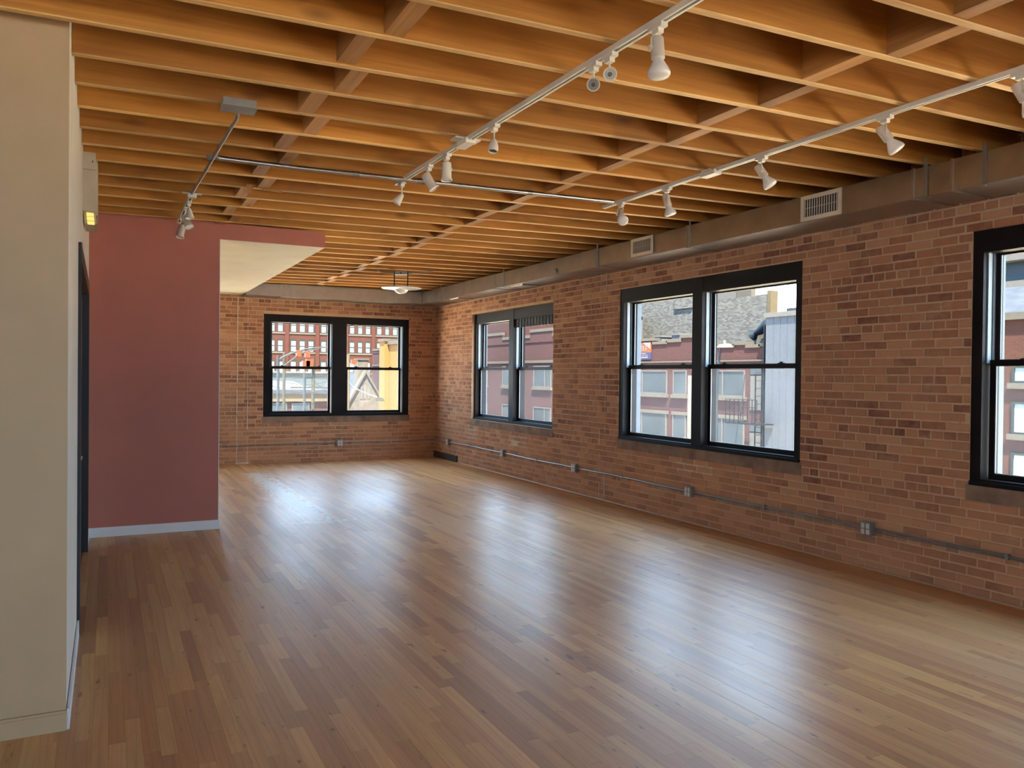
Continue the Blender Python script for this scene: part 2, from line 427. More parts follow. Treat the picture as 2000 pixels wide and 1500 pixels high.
# repointed patches, parged strips under the windows, traces of a removed partition
def wpatch(y0, y1, z0, z1): return MB().box((W+.0025, y0, z0), (W+.0049, y1, z1)).build('mortar_patch', 'pale_mortar', wr)
for a in ((12.35,12.75,.42,.72),(10.55,11.15,.44,.66),(6.45,7.05,.52,.74)): wpatch(*a)
for a, b, c, d in WIN_R: MB().box((W-.0035, a-.02, c-.115), (W+.02, b+.02, c-.004)).build('window_ledge_parge', 'sill_parge', wr)
a, b, c, d = WIN_F[0]; MB().box((a-.02, F-.0035, c-.115), (b+.02, F+.02, c-.004)).build('window_ledge_parge', 'sill_parge', wf)
rg = random.Random(4)
for x0 in (1.985, 2.155):
    z = .02
    while z < 2.8:
        L = rg.uniform(.12, .5)
        MB().bar((x0+rg.uniform(-.004,.004), F-.002, z), (x0+rg.uniform(-.004,.004), F-.002, min(z+L, 2.82)), rg.uniform(.006,.015), .008, (0,1,0)).build('plaster_line', 'plaster_trace', wf)
        z += L + rg.choice((.01,.03,.12))
MB().box((1.96, F-.02, 0), (2.18, F+.002, .022)).build('floor_stub', 'plaster_trace', wf)
for y0 in (8.46, 8.58):
    z = .05
    while z < 2.7:
        L = rg.uniform(.08, .4)
        MB().bar((W-.001, y0, z), (W-.001, y0, z+L), .007, .006, (1,0,0)).build('plaster_line', 'plaster_trace', wr)
        z += L + rg.uniform(.05, .5)

# plastered walls
mb = MB().box((XB-.2, YN, -.1), (XL, YN+.03, ZTOP))
wn = tag(mb.build('wall_near', 'tan_tone'), 'tan partition wall end at the left edge', 'wall', kind='structure')
DY0, DY1, DZ = 5.42, 7.80, 2.235
mb = MB(); wall_slab(mb, lambda m_, a, b, c, d: m_.box((XL-.12, a, c), (XL, b, d)), YN+.03, F+.1, -.1, ZTOP, [(DY0, DY1, -.1, DZ)])
wl = tag(mb.build('wall_left', 'white_paint'), 'cream white side wall with a dark doorway', 'wall', kind='structure')
wd = tag(MB().box((XL+.001, RED, -.1), (XR, RED+.12, 3.05)).build('wall_red', 'red_paint'), 'brick-red painted partition wall facing the room', 'wall', kind='structure')
MB().box((XR, RED, ZS+.002), (XS, RED+.02, zc(XS)-.002)).build('header_panel', 'red_paint', wd)
MB().box((XR-.002, RED-.0012, .0), (XR+.004, RED+.004, ZS)).build('corner_bead', 'trim_white', wd)
ws = tag(MB().box((XR-.10, RED+.12, -.1), (XR+.003, F+.004, 3.05)).build('wall_alcove', 'soffit_paint'), 'white side wall behind the red partition corner', 'wall', kind='structure')
so = tag(MB().box((XR+.003, RED+.02, ZS), (XS, F+.004, 3.03)).build('soffit', 'soffit_paint'), 'white dropped soffit slab behind the red wall', 'soffit', kind='structure')
mb = MB(); wall_slab(mb, lambda m_, a, b, c, d: m_.box((a, YB-.3, c), (b, YB, d)), XB-.2, W+.33, -.1, ZTOP, ADDED_WIN_B)
tag(mb.build('wall_back', 'back_paint'), 'plain plastered wall behind the camera', 'wall', kind='structure')
mb = MB(); wall_slab(mb, lambda m_, a, b, c, d: m_.box((XB-.27, a, c), (XB, b, d)), YB, YN, -.1, ZTOP, ADDED_WIN_S)
tag(mb.build('wall_side', 'back_paint'), 'plain plastered wall far left behind the camera', 'wall', kind='structure')
# baseboards
def base(name, lo, hi, mat, label):
    x0, y0, z0 = lo; x1, y1, z1 = hi
    mb = MB().box(lo, (x1, y1, z1-.012)); 
    mb.box((x0 + (.004 if x1-x0 < .05 else 0), y0 + (.004 if y1-y0 < .05 else 0), z1-.012), (x1, y1, z1))
    return tag(mb.build(name, mat), label, 'baseboard', kind='structure')
base('baseboard_near', (XB, YN-.016, 0), (XL+.004, YN, .086), 'tan_tone', 'tan baseboard along the partition end at the left')
base('baseboard_left', (XL, YN-.004, 0), (XL+.014, DY0-.09, .09), 'trim_white', 'white baseboard before the dark doorway')
base('baseboard_alcove', (XL, DY1+.09, 0), (XL+.014, RED-.016, .09), 'trim_white', 'short white baseboard between doorway and red wall')
base('baseboard_red', (XL, RED-.016, 0), (XR+.010, RED, .088), 'trim_white', 'white baseboard along the foot of the red wall')
base('baseboard_corner', (W-.022, 13.18, 0), (W+.002, F, .115), 'dark_base', 'short dark wooden baseboard in the far brick corner')
tag(MB().prism([(W-.016,.0),(W-.012,.009),(W-.004,.013),(W+.002,.014),(W+.002,.0)], 1, YB, 13.17).build('trim_1', 'shoe_wood'), 'thin wooden shoe moulding along the brick wall', 'trim', kind='structure')

# door in the left wall
dr = tag(MB().box((XL-.075, DY0+.03, 0), (XL-.035, DY1-.03, DZ-.03)).build('door_1', 'black_door'), 'dark door recessed in the cream left wall', 'door', kind='structure')
for lo, hi in (((XL-.12, DY0-.075, 0), (XL+.016, DY0+.03, DZ+.07)), ((XL-.12, DY1-.03, 0), (XL+.016, DY1+.075, DZ+.07)), ((XL-.12, DY0+.03, DZ-.03), (XL+.016, DY1-.03, DZ+.07))):
    MB().box(lo, hi).build('door_casing', 'brown_casing' if hi[2]-lo[2] < 1 else 'black_door', dr)
MB().tube([(XL-.035, DY0+.10, 1.02), (XL+.02, DY0+.10, 1.02)], .011).tube([(XL+.012, DY0+.10, 1.02), (XL+.014, DY0+.2, 1.02)], .008).build('door_handle', 'register_cream', dr, True)
# access strips painted on the wall beside the door
MB().box((XL+.0005, DY0-.20, .86), (XL+.003, DY0-.185, 1.14)).build('wall_plate', 'trim_white', wl)
MB().box((XL+.0005, DY0-.24, .52), (XL+.003, DY0-.225, .74)).build('wall_plate', 'trim_white', wl)

# ------------------------------------------------------------------ ceiling
ce = tag(MB().hexa([(XB-.2,YB-.2,zc(XB)+JH+.025),(W+.33,YB-.2,zc(W)+JH+.025),(W+.33,F+.33,zc(W)+JH+.025),(XB-.2,F+.33,zc(XB)+JH+.025),
                    (XB-.2,YB-.2,ZTOP+.2),(W+.33,YB-.2,ZTOP+.2),(W+.33,F+.33,ZTOP+.2),(XB-.2,F+.33,ZTOP+.2)]).build('ceiling', 'deck_wood'),
         'open timber ceiling of exposed joists and blocking', 'ceiling', kind='structure')
x = XB; rg = random.Random(21)
while x < W:
    x1 = min(x+.14, W+.003); mb = MB(); mb.cr = rg.random(); z = zc((x+x1)/2)+JH
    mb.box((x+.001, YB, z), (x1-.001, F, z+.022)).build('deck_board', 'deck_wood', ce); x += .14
joist_y = []
k = -25
while True:
    y = J0 + JS*k
    if y > F-.06: break
    joist_y.append((k, y)); k += 1
def joist_x0(y): return XB if y < YN-.02 else XL+.002
for k, y in joist_y:
    xa, xb = joist_x0(y), W+.0
    mb = MB(); mb.cr = rg.random(); n = 9
    # slightly wandering sawn board in a few lengths
    pts = [xa+(xb-xa)*i/n for i in range(n+1)]; wob = [rg.uniform(-.004, .004) for _ in pts]; wz = [rg.uniform(-.003, .003) for _ in pts]
    v = []
    for i, px_ in enumerate(pts):
        zb = zc(px_)+wz[i]; yy = y+wob[i]
        v.append([(px_,yy,zb+.004),(px_,yy+.004,zb),(px_,yy+JT-.004,zb),(px_,yy+JT,zb+.004),(px_,yy+JT,zc(px_)+JH+.004),(px_,yy,zc(px_)+JH+.004)])
    for row in v: mb.v += row
    for i in range(n):
        for j in range(6):
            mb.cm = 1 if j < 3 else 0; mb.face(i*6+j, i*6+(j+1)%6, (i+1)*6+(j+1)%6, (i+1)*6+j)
    mb.cm = 0
    mb.face(*range(5, -1, -1)); mb.face(*[n*6+j for j in range(6)])
    mb.build('joist', ['joist_wood', 'lit_edge_wood'], ce)
for (k, y), (k2, y2) in zip(joist_y, joist_y[1:]):
    for base_x, da in ((1.0, .105), (3.175, .085)):
        if base_x < 1.5 and y > RED: continue
        xx = base_x + (da if k % 2 == 0 else 0) + rg.uniform(-.012, .012) - .022
        mb = MB(); mb.cr = rg.random(); zz = zc(xx)+rg.uniform(.0, .006)
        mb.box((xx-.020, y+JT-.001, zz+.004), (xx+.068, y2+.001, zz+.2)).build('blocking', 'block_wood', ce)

# ------------------------------------------------------------------ windows
def window(name, mapf, s0, s1, z0, z1, label, rec=.012, cas=.078, mul=.155, head=.165, single=False, blind=False, near_low=True):
    """mapf(s,z,d)->world; near_low: the near jamb is at s0"""
    def bx(mb, a, b, c, d, e, f):
        p, q = mapf(a, c, e), mapf(b, d, f)
        mb.box(tuple(min(i,j) for i,j in zip(p,q)), tuple(max(i,j) for i,j in zip(p,q))); return mb
    r = rec; zt = z1-head; zb = z0+.055
    mb = MB()
    bx(mb, s0, s0+cas, z0, z1, r, r+.20); bx(mb, s1-cas, s1, z0, z1, r, r+.20)
    bx(mb, s0+cas, s1-cas, zt, z1, r, r+.20); bx(mb, s0+cas, s1-cas, z0, z0+.045, r, r+.20)
    w = tag(mb.build(name, 'dark_frame'), label, 'window', kind='structure')
    mb = MB(); bx(mb, s0+.005, s1-.005, z0-.002, z0+.028, r-.02, r+.07); mb.build('window_stool', 'dark_frame', w)
    sm = (s0+s1)/2
    mb = MB(); bx(mb, s0, s0+cas-.004, z0, z1, r+.20, .275); bx(mb, s1-cas+.004, s1, z0, z1, r+.20, .275); bx(mb, s0+cas, s1-cas, zt+.004, z1, r+.20, .275); bx(mb, s0, s1, z0-.02, z0+.03, r+.20, .30); mb.build('outer_jamb', 'outer_trim', w)
    units = [(s0+cas, s1-cas)] if single else [(s0+cas, sm-mul/2), (sm+mul/2, s1-cas)]
    if not single:
        mb = MB(); bx(mb, sm-mul/2, sm+mul/2, z0+.028, z1-.01, r-.006, r+.20); mb.build('mullion', 'dark_frame', w)
    zm = z0 + (z1-z0)*.478
    for i, (a, b) in enumerate(units):
        # jamb liners of the sash tracks
        for q0, q1 in ((a, a+.010), (b-.010, b)):
            mb = MB(); bx(mb, q0, q1, zm, zt, r+.045, r+.085); bx(mb, q0, q1, zm, zt, r+.105, r+.112); mb.build('jamb_liner', 'jamb_liner', w)
        def sash(nm, c, d, e, gl, st, top, bot):
            mb = MB(); th = .034
            bx(mb, a+.011, a+.011+st, c, d, e, e+th); bx(mb, b-.011-st, b-.011, c, d, e, e+th)
            bx(mb, a+.011+st, b-.011-st, c, c+bot, e, e+th); bx(mb, a+.011+st, b-.011-st, d-top, d, e, e+th)
            s_ = mb.build(nm, 'dark_frame', w)
            g = MB(); bx(g, a+.011+st-.003, b-.011-st+.003, c+bot-.003, d-top+.003, e+.013, e+.019); g.build('pane', gl, s_)
            g = MB(); 
            for q in (0, 1):
                qa = a+.011+st if q == 0 else b-.011-st-.006
                bx(g, qa, qa+.006, c+bot, d-top, e+.003, e+.012)
            bx(g, a+.011+st, b-.011-st, c+bot, c+bot+.006, e+.003, e+.012)
            g.build('glazing_bead', 'jamb_liner', s_)
            return s_
        lo = sash('lower_sash', zb-.01, zm+.025, r+.075, 'dusty_glass', .040, .045, .040)
        sash('upper_sash', zm-.018, zt+.02, r+.125, 'clear_glass', .034, .034, .042)
        for fr in (.2, .8):
            q = a+(b-a)*fr; mb = MB(); bx(mb, q-.035, q+.035, zm+.0245, zm+.034, r+.078, r+.105); bx(mb, q-.012, q+.012, zm+.034, zm+.046, r+.080, r+.10); mb.build('sash_lock', 'dark_frame', lo)
        if blind and i == (0 if near_low else 1):
            mb = MB(); n = 26
            for j in range(n):
                q0 = a+.02+(b-a-.04)*j/n; q1 = a+.02+(b-a-.04)*(j+1)/n
                bx(mb, q0, q1, zt-.13, zt+.005, r+.02+(.012 if j % 2 else 0), r+.04+(.012 if j % 2 else 0))
            mb.build('gathered_blind', 'blind_fabric', w)
    return w
mR = lambda s, z, d: (W+d, s, z)
mF = lambda s, z, d: (s, F+d, z)
window('window_1', mR, *WIN_R[0], 'double sash window in deep brick reveal with gathered blind, nearest the far corner', rec=.055, cas=.05, mul=.15, blind=True)
window('window_2', mR, *WIN_R[1], 'wide dark double sash window in the middle of the brick wall')
window('window_3', mR, *WIN_R[2], 'dark double sash window cut off by the right edge')
window('window_4', mR, *WIN_R[3], 'dark double sash window beside the camera')
mB = lambda s, z, d: (s, YB-d, z)
for i_, w_ in enumerate(ADDED_WIN_B): window('window_%d' % (8+i_), mB, *w_, ('added, unseen dark sash window at the left of the wall behind the camera', 'added, unseen dark sash window in the middle of the wall behind the camera')[i_])
window('window_6', mF, *WIN_F[0], 'dark double sash window in the far end wall', cas=.115, mul=.25, head=.135)
window('window_7', mF, *WIN_F[1], 'edge of a dark window beside the red wall corner', cas=.10, head=.135, single=True)
mS = lambda s, z, d: (XB-d, s, z)
for i_, w_ in enumerate(ADDED_WIN_S): window('window_%d' % (11+i_), mS, *w_, ('added, unseen dark sash window at the back of the far left wall', 'added, unseen dark sash window in the far left wall beside the camera')[i_])
# daylight portals help the renderer find the openings
def portal(nm, loc, rot, sx_, sy_):
    d = bpy.data.lights.new(nm, 'AREA'); d.shape = 'RECTANGLE'; d.size = sx_; d.size_y = sy_; d.cycles.is_portal = True
    o = bpy.data.objects.new(nm, d); COL.objects.link(o); o.location = loc; o.rotation_euler = rot
for a, b, c, d in WIN_R: portal('daylight_portal', (W+.40, (a+b)/2, (c+d)/2), (0, R(90), 0), d-c, b-a)
for a, b, c, d in ADDED_WIN_S: portal('daylight_portal', (XB-.40, (a+b)/2, (c+d)/2), (0, R(-90), 0), d-c, b-a)
for a, b, c, d in ADDED_WIN_B: portal('daylight_portal', ((a+b)/2, YB-.40, (c+d)/2), (R(90), 0, 0), b-a, d-c)
a, b, c, d = WIN_F[0]; portal('daylight_portal', ((a+b)/2, F+.40, (c+d)/2), (R(-90), 0, 0), b-a, d-c)

# ------------------------------------------------------------------ ducts
def duct(name, label, mapf, s0, s1, seams, depth, cleats_at):
    """mapf(s, d, z): d measured from the wall into the room"""
    def bx(mb, a, b, d0, d1, c, e):
        p, q = mapf(a, d0, c), mapf(b, d1, e)
        return mb.box(tuple(min(i,j) for i,j in zip(p,q)), tuple(max(i,j) for i,j in zip(p,q)))
    t = thing(name, mapf((s0+s1)/2, depth/2, ZDB), label, 'duct')
    cuts = [s0]+seams+[s1]
    for i, (a, b) in enumerate(zip(cuts, cuts[1:])):
        e = .0035 if i % 2 else 0
        bx(MB(), a+.0015, b-.0015, .012, depth+e, ZDB-e, ZDT+e).build('duct_section', 'galvanised', t)
    for a in seams:
        mb = MB(); bx(mb, a-.009, a+.009, depth, depth+.010, ZDB-.010, ZDT+.008); bx(mb, a-.009, a+.009, .02, depth, ZDB-.010, ZDB)
        mb.build('drive_cleat', 'cleat_metal', t)
    for a in cleats_at:
        zt_ = zc(mapf(a, depth, 0)[0])
        mb = MB(); bx(mb, a-.014, a+.014, depth+.005, depth+.0085, ZDB-.006, zt_+.03); mb.build('hanger_strap', 'conduit_metal', t)
        mb = MB(); bx(mb, a-.012, a+.012, depth-.03, depth+.0085, ZDB-.009, ZDB-.004); mb.build('strap_foot', 'conduit_metal', t)
    return t
DW = W-XD
d1 = duct('air_duct', 'rectangular galvanised air duct running along the right brick wall', lambda s, d, z: (W-d, s, z), YB+.02, F-DW-.012,
          [-4.2,-2.1,1.0,3.556,3.852,6.357,8.032,8.321,10.79,13.25,13.553], DW, [-3.6,.7,3.328,3.752,6.309,7.982,10.47,12.923])
d2 = duct('end_wall_duct', 'galvanised air duct crossing the far brick wall above the window', lambda s, d, z: (s, F-d, z), XS+.004, W-.006,
          [2.62,4.62,5.10], DW, [2.78,5.135])
def register(parent, y0, y1, z0, z1):
    x = XD-.0045
    mb = MB(); f = .032
    for lo, hi in (((y0,z0),(y1,z0+f)),((y0,z1-f),(y1,z1)),((y0,z0+f),(y0+f,z1-f)),((y1-f,z0+f),(y1,z1-f))):
        mb.box((x-.010, lo[0], lo[1]), (x, hi[0], hi[1]))
    rg_ = mb.build('vent_register', 'register_cream', parent)
    MB().box((x-.002, y0+f, z0+f), (x+.0, y1-f, z1-f)).build('vent_throat', 'register_dark', rg_)
    mb = MB(); n = 14
    for i in range(n):
        y = y0+f+(y1-y0-2*f)*(i+.5)/n; mb.bar((x-.006, y, z0+f), (x-.006, y, z1-f), .0085, .003, (1,.55,0))
    mb.build('vent_slats', 'slat_cream', rg_)
    MB().box((x-.005, y0+f, (z0+z1)/2-.002), (x-.003, y1-f, (z0+z1)/2+.002)).build('vent_crossbar', 'slat_cream', rg_)
register(d1, 6.905, 7.295, 2.858, 3.052); register(d1, 4.475, 4.885, 2.846, 3.052)
# damper knob on the duct face and small plates under it
MB().lathe([(.0,0),(.028,.004),(.03,.02),(.012,.032),(0,.034)], (XD-.001, 8.95, 2.90), (-1,0,0), 12).build('damper_cap', 'conduit_metal', d1, True)
for y0 in (12.35, 10.05): MB().box((XD+.08, y0, ZDB-.016), (XD+.36, y0+.36, ZDB-.004)).build('duct_diffuser', 'cleat_metal', d1)

# ------------------------------------------------------------------ track lighting
TR1X, TR2X, TR3X, TH = 2.035, 3.925, .615, .026
def tr1x(y): return 2.066-.0128*y
def rail(name, x, y0, y1, label, skew=0):
    z = zc(x)-.003; t = thing(name, (x, (y0+y1)/2, z), label, 'track')
    xs = lambda y: x+skew*(y-(y0+y1)/2)
    mb = MB()
    for a_, b_, c_, d_ in ((-.018,-.0075,-TH,0),(.0075,.018,-TH,0),(-.0075,.0075,-.010,0)):
        mb.hexa([(xs(y0)+a_,y0,z+c_),(xs(y0)+b_,y0,z+c_),(xs(y1)+b_,y1,z+c_),(xs(y1)+a_,y1,z+c_),(xs(y0)+a_,y0,z+d_),(xs(y0)+b_,y0,z+d_),(xs(y1)+b_,y1,z+d_),(xs(y1)+a_,y1,z+d_)])
    mb.build('track_channel', 'white_enamel', t)
    MB().bar((xs(y0+.01), y0+.01, z-.0165), (xs(y1-.01), y1-.01, z-.0165), .0144, .0023).build('track_slot', 'rail_groove', t)
    for y in (y0-.012, y1): MB().box((xs(y)-.019, y, z-TH-.001), (xs(y)+.019, y+.012, z)).build('track_end_cap', 'white_enamel', t)
    return t
t1 = rail('light_track', tr1x(3.17), .4, 5.94, 'white lighting track over the middle of the room', -.0128)
t2 = rail('light_track', TR2X, .3, 6.00, 'white lighting track nearest the brick wall windows')
t3 = rail('light_track', TR3X, 7.02, 8.36, 'short white lighting track in front of the red wall')
def feed(t, x, y, w=.13, l=.11):
    z = zc(x)-.003
    mb = MB().box((x-w/2, y-l*.28, z-.012), (x+w/2, y+l*.28, z-.002)).box((x-.034, y-l/2, z-.042), (x+.034, y+l/2, z-.012))
    f = mb.build('feed_box', 'white_enamel', t); MB().box((x-.042, y-.045, z-.004), (x+.042, y+.045, z+.002)).build('junction_plate', 'box_metal', f)
    return f
feed(t1, tr1x(4.66), 4.66, .17, .17); feed(t2, TR2X, 4.60, .10, .16); feed(t3, TR3X, 7.03, .15, .06)

def head(kind, x, y, aim, label, group=None, drop=.05):
    z = zc(x)-.003-TH
    t = thing('track_head', (x, y, z), label, 'spotlight', group)
    aim = Vector(aim).normalized()
    # adapter clipped into the track
    MB().box((x-.017, y-.045, z-.018), (x+.017, y+.045, z-.0002)).box((x-.014, y-.022, z-.036), (x+.014, y+.022, z-.018)).build('track_adapter', 'white_enamel', t)
    piv = Vector((x, y, z-.036-drop))
    side = aim.cross(Vector((0,0,1)))
    side = side.normalized() if side.length > .1 else RT.copy()
    if kind == 'flood':
        ar = MB(); off = side*.031
        ar.tube([(x, y, z-.034), Vector((x, y, z-.046))+off*.6, Vector((x, y, z-.055))+off, piv+off], .0035, 6).build('yoke_arm', 'white_enamel', t, True)
        MB().lathe([(.011,0),(.011,.010),(.006,.014)], piv+off, side, 10).build('tilt_knob', 'socket_white', t, True)
        w = MB(); k = [Vector((x, y, z-.034)), Vector((x, y, z-.05))-side*.022, piv-aim*.055-side*.02, piv-aim*.045]
        w.tube(k, .0028, 6).build('lead_wire', 'white_enamel', t, True)
        h = MB().lathe([(.004,-.052),(.024,-.050),(.0275,-.044),(.0285,.040),(.026,.043),(.0,.043)], piv, aim, 20).build('lamp_holder', 'socket_white', t, True)
        MB().lathe([(.0,.040),(.020,.042),(.023,.052),(.030,.066),(.042,.088),(.0475,.103),(.0475,.110)], piv, aim, 24, True, False).lathe([(.0475,.110),(.044,.1165),(.034,.1205),(.018,.123),(0,.1237)], piv, aim, 24, False, True).build('reflector_bulb', 'bulb_glass', t, True)
    elif kind == 'gimbal':
        MB().tube([(x, y, z-.034), piv], .005, 8).build('stem', 'white_enamel', t, True)
        c = piv + aim*.005 - Vector((0,0,.022))
        MB().lathe([(.006,-.034),(.020,-.030),(.028,-.012),(.0315,.008),(.0315,.016),(.029,.018),(.0265,.016)], c, aim, 24, True, False).build('cup_housing', 'white_enamel', t, True)
        MB().lathe([(.0265,.011),(.0,.011)], c, aim, 24, False, True).build('lamp_face', 'lens_grey', t)
        MB().lathe([(.011,.011),(.0108,.014),(.006,.0155),(0,.016)], c, aim, 16, False, True).build('lens', 'lens_dark', t, True)
        xx = aim.cross(Vector((0,0,1))).normalized(); yy = xx.cross(aim)
        mb = MB()
        for i in range(12):
            a_ = 2*math.pi*i/12; d = xx*math.cos(a_)+yy*math.sin(a_)
            mb.bar(c+aim*.0118+d*.0155, c+aim*.0118+d*.0205, .0034, .0016, aim)
        mb.build('vent_ring', 'lens_dark', t)
    elif kind == 'bell':
        MB().tube([(x, y, z-.034), piv], .0045, 8).build('stem', 'white_enamel', t, True)
        MB().lathe([(.005,0),(.011,.006),(.021,.022),(.029,.046),(.0305,.064),(.028,.082),(.0255,.082),(.0265,.068)], piv, aim, 22, True, False).build('bell_housing', 'white_enamel', t, True)
        MB().lathe([(.0255,.074),(.016,.077),(0,.078)], piv, aim, 18, False, True).build('lamp_face', 'lens_dark', t, True)
    elif kind == 'can':
        MB().tube([(x, y, z-.034), Vector((x, y, z-.06))+side*.02, piv+side*.033], .004, 6).build('yoke_arm', 'white_enamel', t, True)
        MB().lathe([(.008,0),(.010,.008)], piv+side*.031, side, 10).build('tilt_knob', 'white_enamel', t, True)
        MB().lathe([(.004,-.046),(.029,-.044),(.031,-.038),(.031,.050),(.033,.054),(.033,.060),(.038,.066),(.0385,.074),(.034,.076),(.032,.070)], piv, aim, 22, True, False).build('can_housing', 'white_enamel', t, True)
        MB().lathe([(.033,.066),(.012,.070),(0,.070)], piv, aim, 18, False, True).build('lamp_face', 'bulb_glass', t, True)
    else:   # cone
        MB().tube([(x, y, z-.034), piv+Vector((0,0,.004))], .0055, 8).build('stem', 'white_enamel', t, True)
        MB().lathe([(.006,-.012),(.014,-.008),(.022,.018),(.030,.052),(.036,.076),(.034,.077),(.028,.056)], piv, aim, 22, True, False).build('cone_housing', 'white_enamel', t, True)
        MB().lathe([(.030,.062),(0,.066)], piv, aim, 18, False, True).build('lamp_face', 'bulb_glass', t, True)
    return t
dn = Vector((0,0,-1)); RTH = Vector((math.cos(YAW), -math.sin(YAW), 0)); BK = -Vector((math.sin(YAW), math.cos(YAW), 0))
G1, G2, G3 = 'heads on the middle light track', 'heads on the window side light track', 'heads on the short light track'
head('flood', tr1x(2.72), 2.72, dn + RTH*.05 + BK*.10, 'large white flood bulb head hanging straight down from the middle track', G1, .062)
head('gimbal', tr1x(3.07), 3.07, BK + RTH*.02 + dn*.32, 'small round vented spot facing the camera, closest to the large flood bulb', G1, .030)
head('gimbal', tr1x(3.20), 3.20, BK - RTH*.16 + dn*.42, 'small round vented spot facing the camera, left one of the pair', G1, .034)
head('bell', tr1x(4.25), 4.25, dn + BK*.22 - RTH*.08, 'white bell-shaped spot hanging alone on a thin stem beside the feed box', G1, .040)
head('can', tr1x(4.96), 4.96, dn + BK*.06 + RTH*.02, 'white cylinder spot hanging straight down below the feed box', G1, .062)
head('can', tr1x(5.28), 5.28, dn + RTH*.62 + BK*.05, 'white cylinder spot tilted to the right in front of the ceiling pipe', G1, .062)
head('cone', tr1x(5.83), 5.83, dn*.9 - RTH*.62 + BK*.1, 'small white cone spot at the far end of the middle track', G1, .062)
head('flood', TR2X, 5.74, dn*.62 + BK*.78 + RTH*.05, 'white flood bulb turned toward the camera at the far end of the window side track', G2, .062)
head('flood', TR2X, 5.11, dn + RTH*.28, 'white flood bulb head second from the far end of the window side track', G2, .062)
head('flood', TR2X, 4.09, dn + RTH*.62 + BK*.15, 'white flood bulb head tilted right just past the connector of the window side track', G2, .062)
head('flood', TR2X, 3.13, dn + RTH*.72 + BK*.12, 'white flood bulb head tilted right on the window side track above the duct vent', G2, .062)
head('flood', TR2X, 2.37, dn + RTH*.55 + BK*.1, 'white flood bulb head cut off by the right edge of the picture', G2, .062)
head('can', TR3X, 7.55, dn + RTH*.55 + BK*.3, 'white can spot turned right on the short track before the red wall', G3, .075)
head('can', TR3X, 8.02, dn - RTH*.10 + BK*.3, 'white can spot hanging lowest on the short track before the red wall', G3, .085)
head('cone', TR3X, 7.28, dn + RTH*.15 + BK*.1, 'small white cone spot nearest the conduit on the short track', G3, .03)

# conduit feeding the short track, with its junction box
zb = zc(.62)
t = thing('ceiling_conduit', (.62, 4.58, zb), 'thin grey conduit dropping from a box to the short track', 'conduit')
MB().box((.545, 4.50, zb-.038), (.715, 4.625, zb-.001)).build('junction_box', 'box_metal', t)
MB().box((.54, 4.495, zb-.043), (.72, 4.63, zb-.038)).build('box_cover', 'conduit_metal', t)
MB().tube([(.625,4.60,zb-.03),(.645,4.68,zb-.034),(.655,4.80,zb-.024),(.652,5.0,zb-.014),(.63,6.2,zb-.014),(.612,7.0,zb-.014)], .0105, 10).build('conduit_tube', 'conduit_metal', t, True)
MB().tube([(.6325,6.08,zb-.0138),(.631,6.15,zb-.0138)], .0145, 10).build('coupling', 'conduit_metal', t, True)
# long pipe running with the joists
t = thing('ceiling_pipe', (2.3, 5.77, zc(2.3)), 'long galvanised pipe running across under the joists', 'pipe')
MB().tube([(.66,5.775,zc(.66)-.012),(1.2,5.775,zc(1.2)-.020),(3.86,5.765,zc(3.86)-.020)], .0165, 12).build('pipe_run', 'pipe_metal', t, True)
for x in (1.62, 2.12, 3.05): MB().tube([(x-.022,5.772,zc(x)-.020),(x+.022,5.772,zc(x)-.020)], .0215, 12).build('pipe_coupling', 'conduit_metal', t, True)
MB().box((.60,5.74,zc(.6)-.02),(.67,5.81,zc(.6)-.001)).build('pipe_clip', 'box_metal', t)
# copper-coloured offcuts of wood hung by a joist
tag(MB().box((.98, 6.62, zc(1)-.05), (1.03, 6.64, zc(1)+.02)).box((1.10,6.63,zc(1)-.012),(1.26,6.645,zc(1)-.002)).build('wood_scrap', 'block_wood'), 'pale wood scrap nailed under a joist beside the blocking', 'scrap')

# pendant lamp at the far end
px0, py0 = 3.865, 11.30; zp = zc(px0)
t = thing('pendant_lamp', (px0, py0, zp), 'flying-saucer pendant lamp with frosted glass disc on two black rods', 'lamp')
ax = RTH
MB().bar(Vector((px0,py0,zp-.026))-ax*.10, Vector((px0,py0,zp-.026))+ax*.10, .10, .05).build('canopy_box', 'conduit_metal', t)
MB().lathe([(.012,0),(.012,.004)], Vector((px0,py0,zp-.026))+BK*.05, BK, 10).build('canopy_screw', 'black_iron', t)
for s in (-1, 1):
    p = Vector((px0,py0,zp-.002))+ax*(.098*s)+BK*.045; MB().tube([p, p+Vector((0,0,-.245))], .0085, 8).build('rod', 'black_iron', t, True)
zd = zp-.262
MB().lathe([(.105,-.006),(.108,0),(.105,.010),(.096,.012)], (px0,py0,zd), (0,0,1), 32).build('black_ring', 'black_iron', t, True)
MB().lathe([(.100,-.010),(.20,.004),(.288,.012),(.292,.016),(.286,.019),(.20,.011),(.100,0)], (px0,py0,zd), (0,0,1), 40, False, False).build('glass_disc', 'frosted_disc', t, True)
MB().lathe([(.100,.0),(.095,-.022),(.075,-.045),(.045,-.060),(.018,-.066),(0,-.067)], (px0,py0,zd), (0,0,1), 32, False, True).build('glass_bowl', 'bulb_glass', t, True)
for s in (-1, 1):
    a = Vector((px0,py0,zp-.020))+ax*(.10*s); 
    MB().tube([a, a+ax*(.05*s)], .018, 10).build('conduit_nut', 'conduit_metal', t, True)
    pts = [a+ax*(.05*s), a+ax*(.22*s)+Vector((0,-.03,.006)), a+ax*(.31*s)+Vector((0,-.20,.010))]
    MB().tube(pts, .0085, 8).build('conduit_leg', 'conduit_metal', t, True)

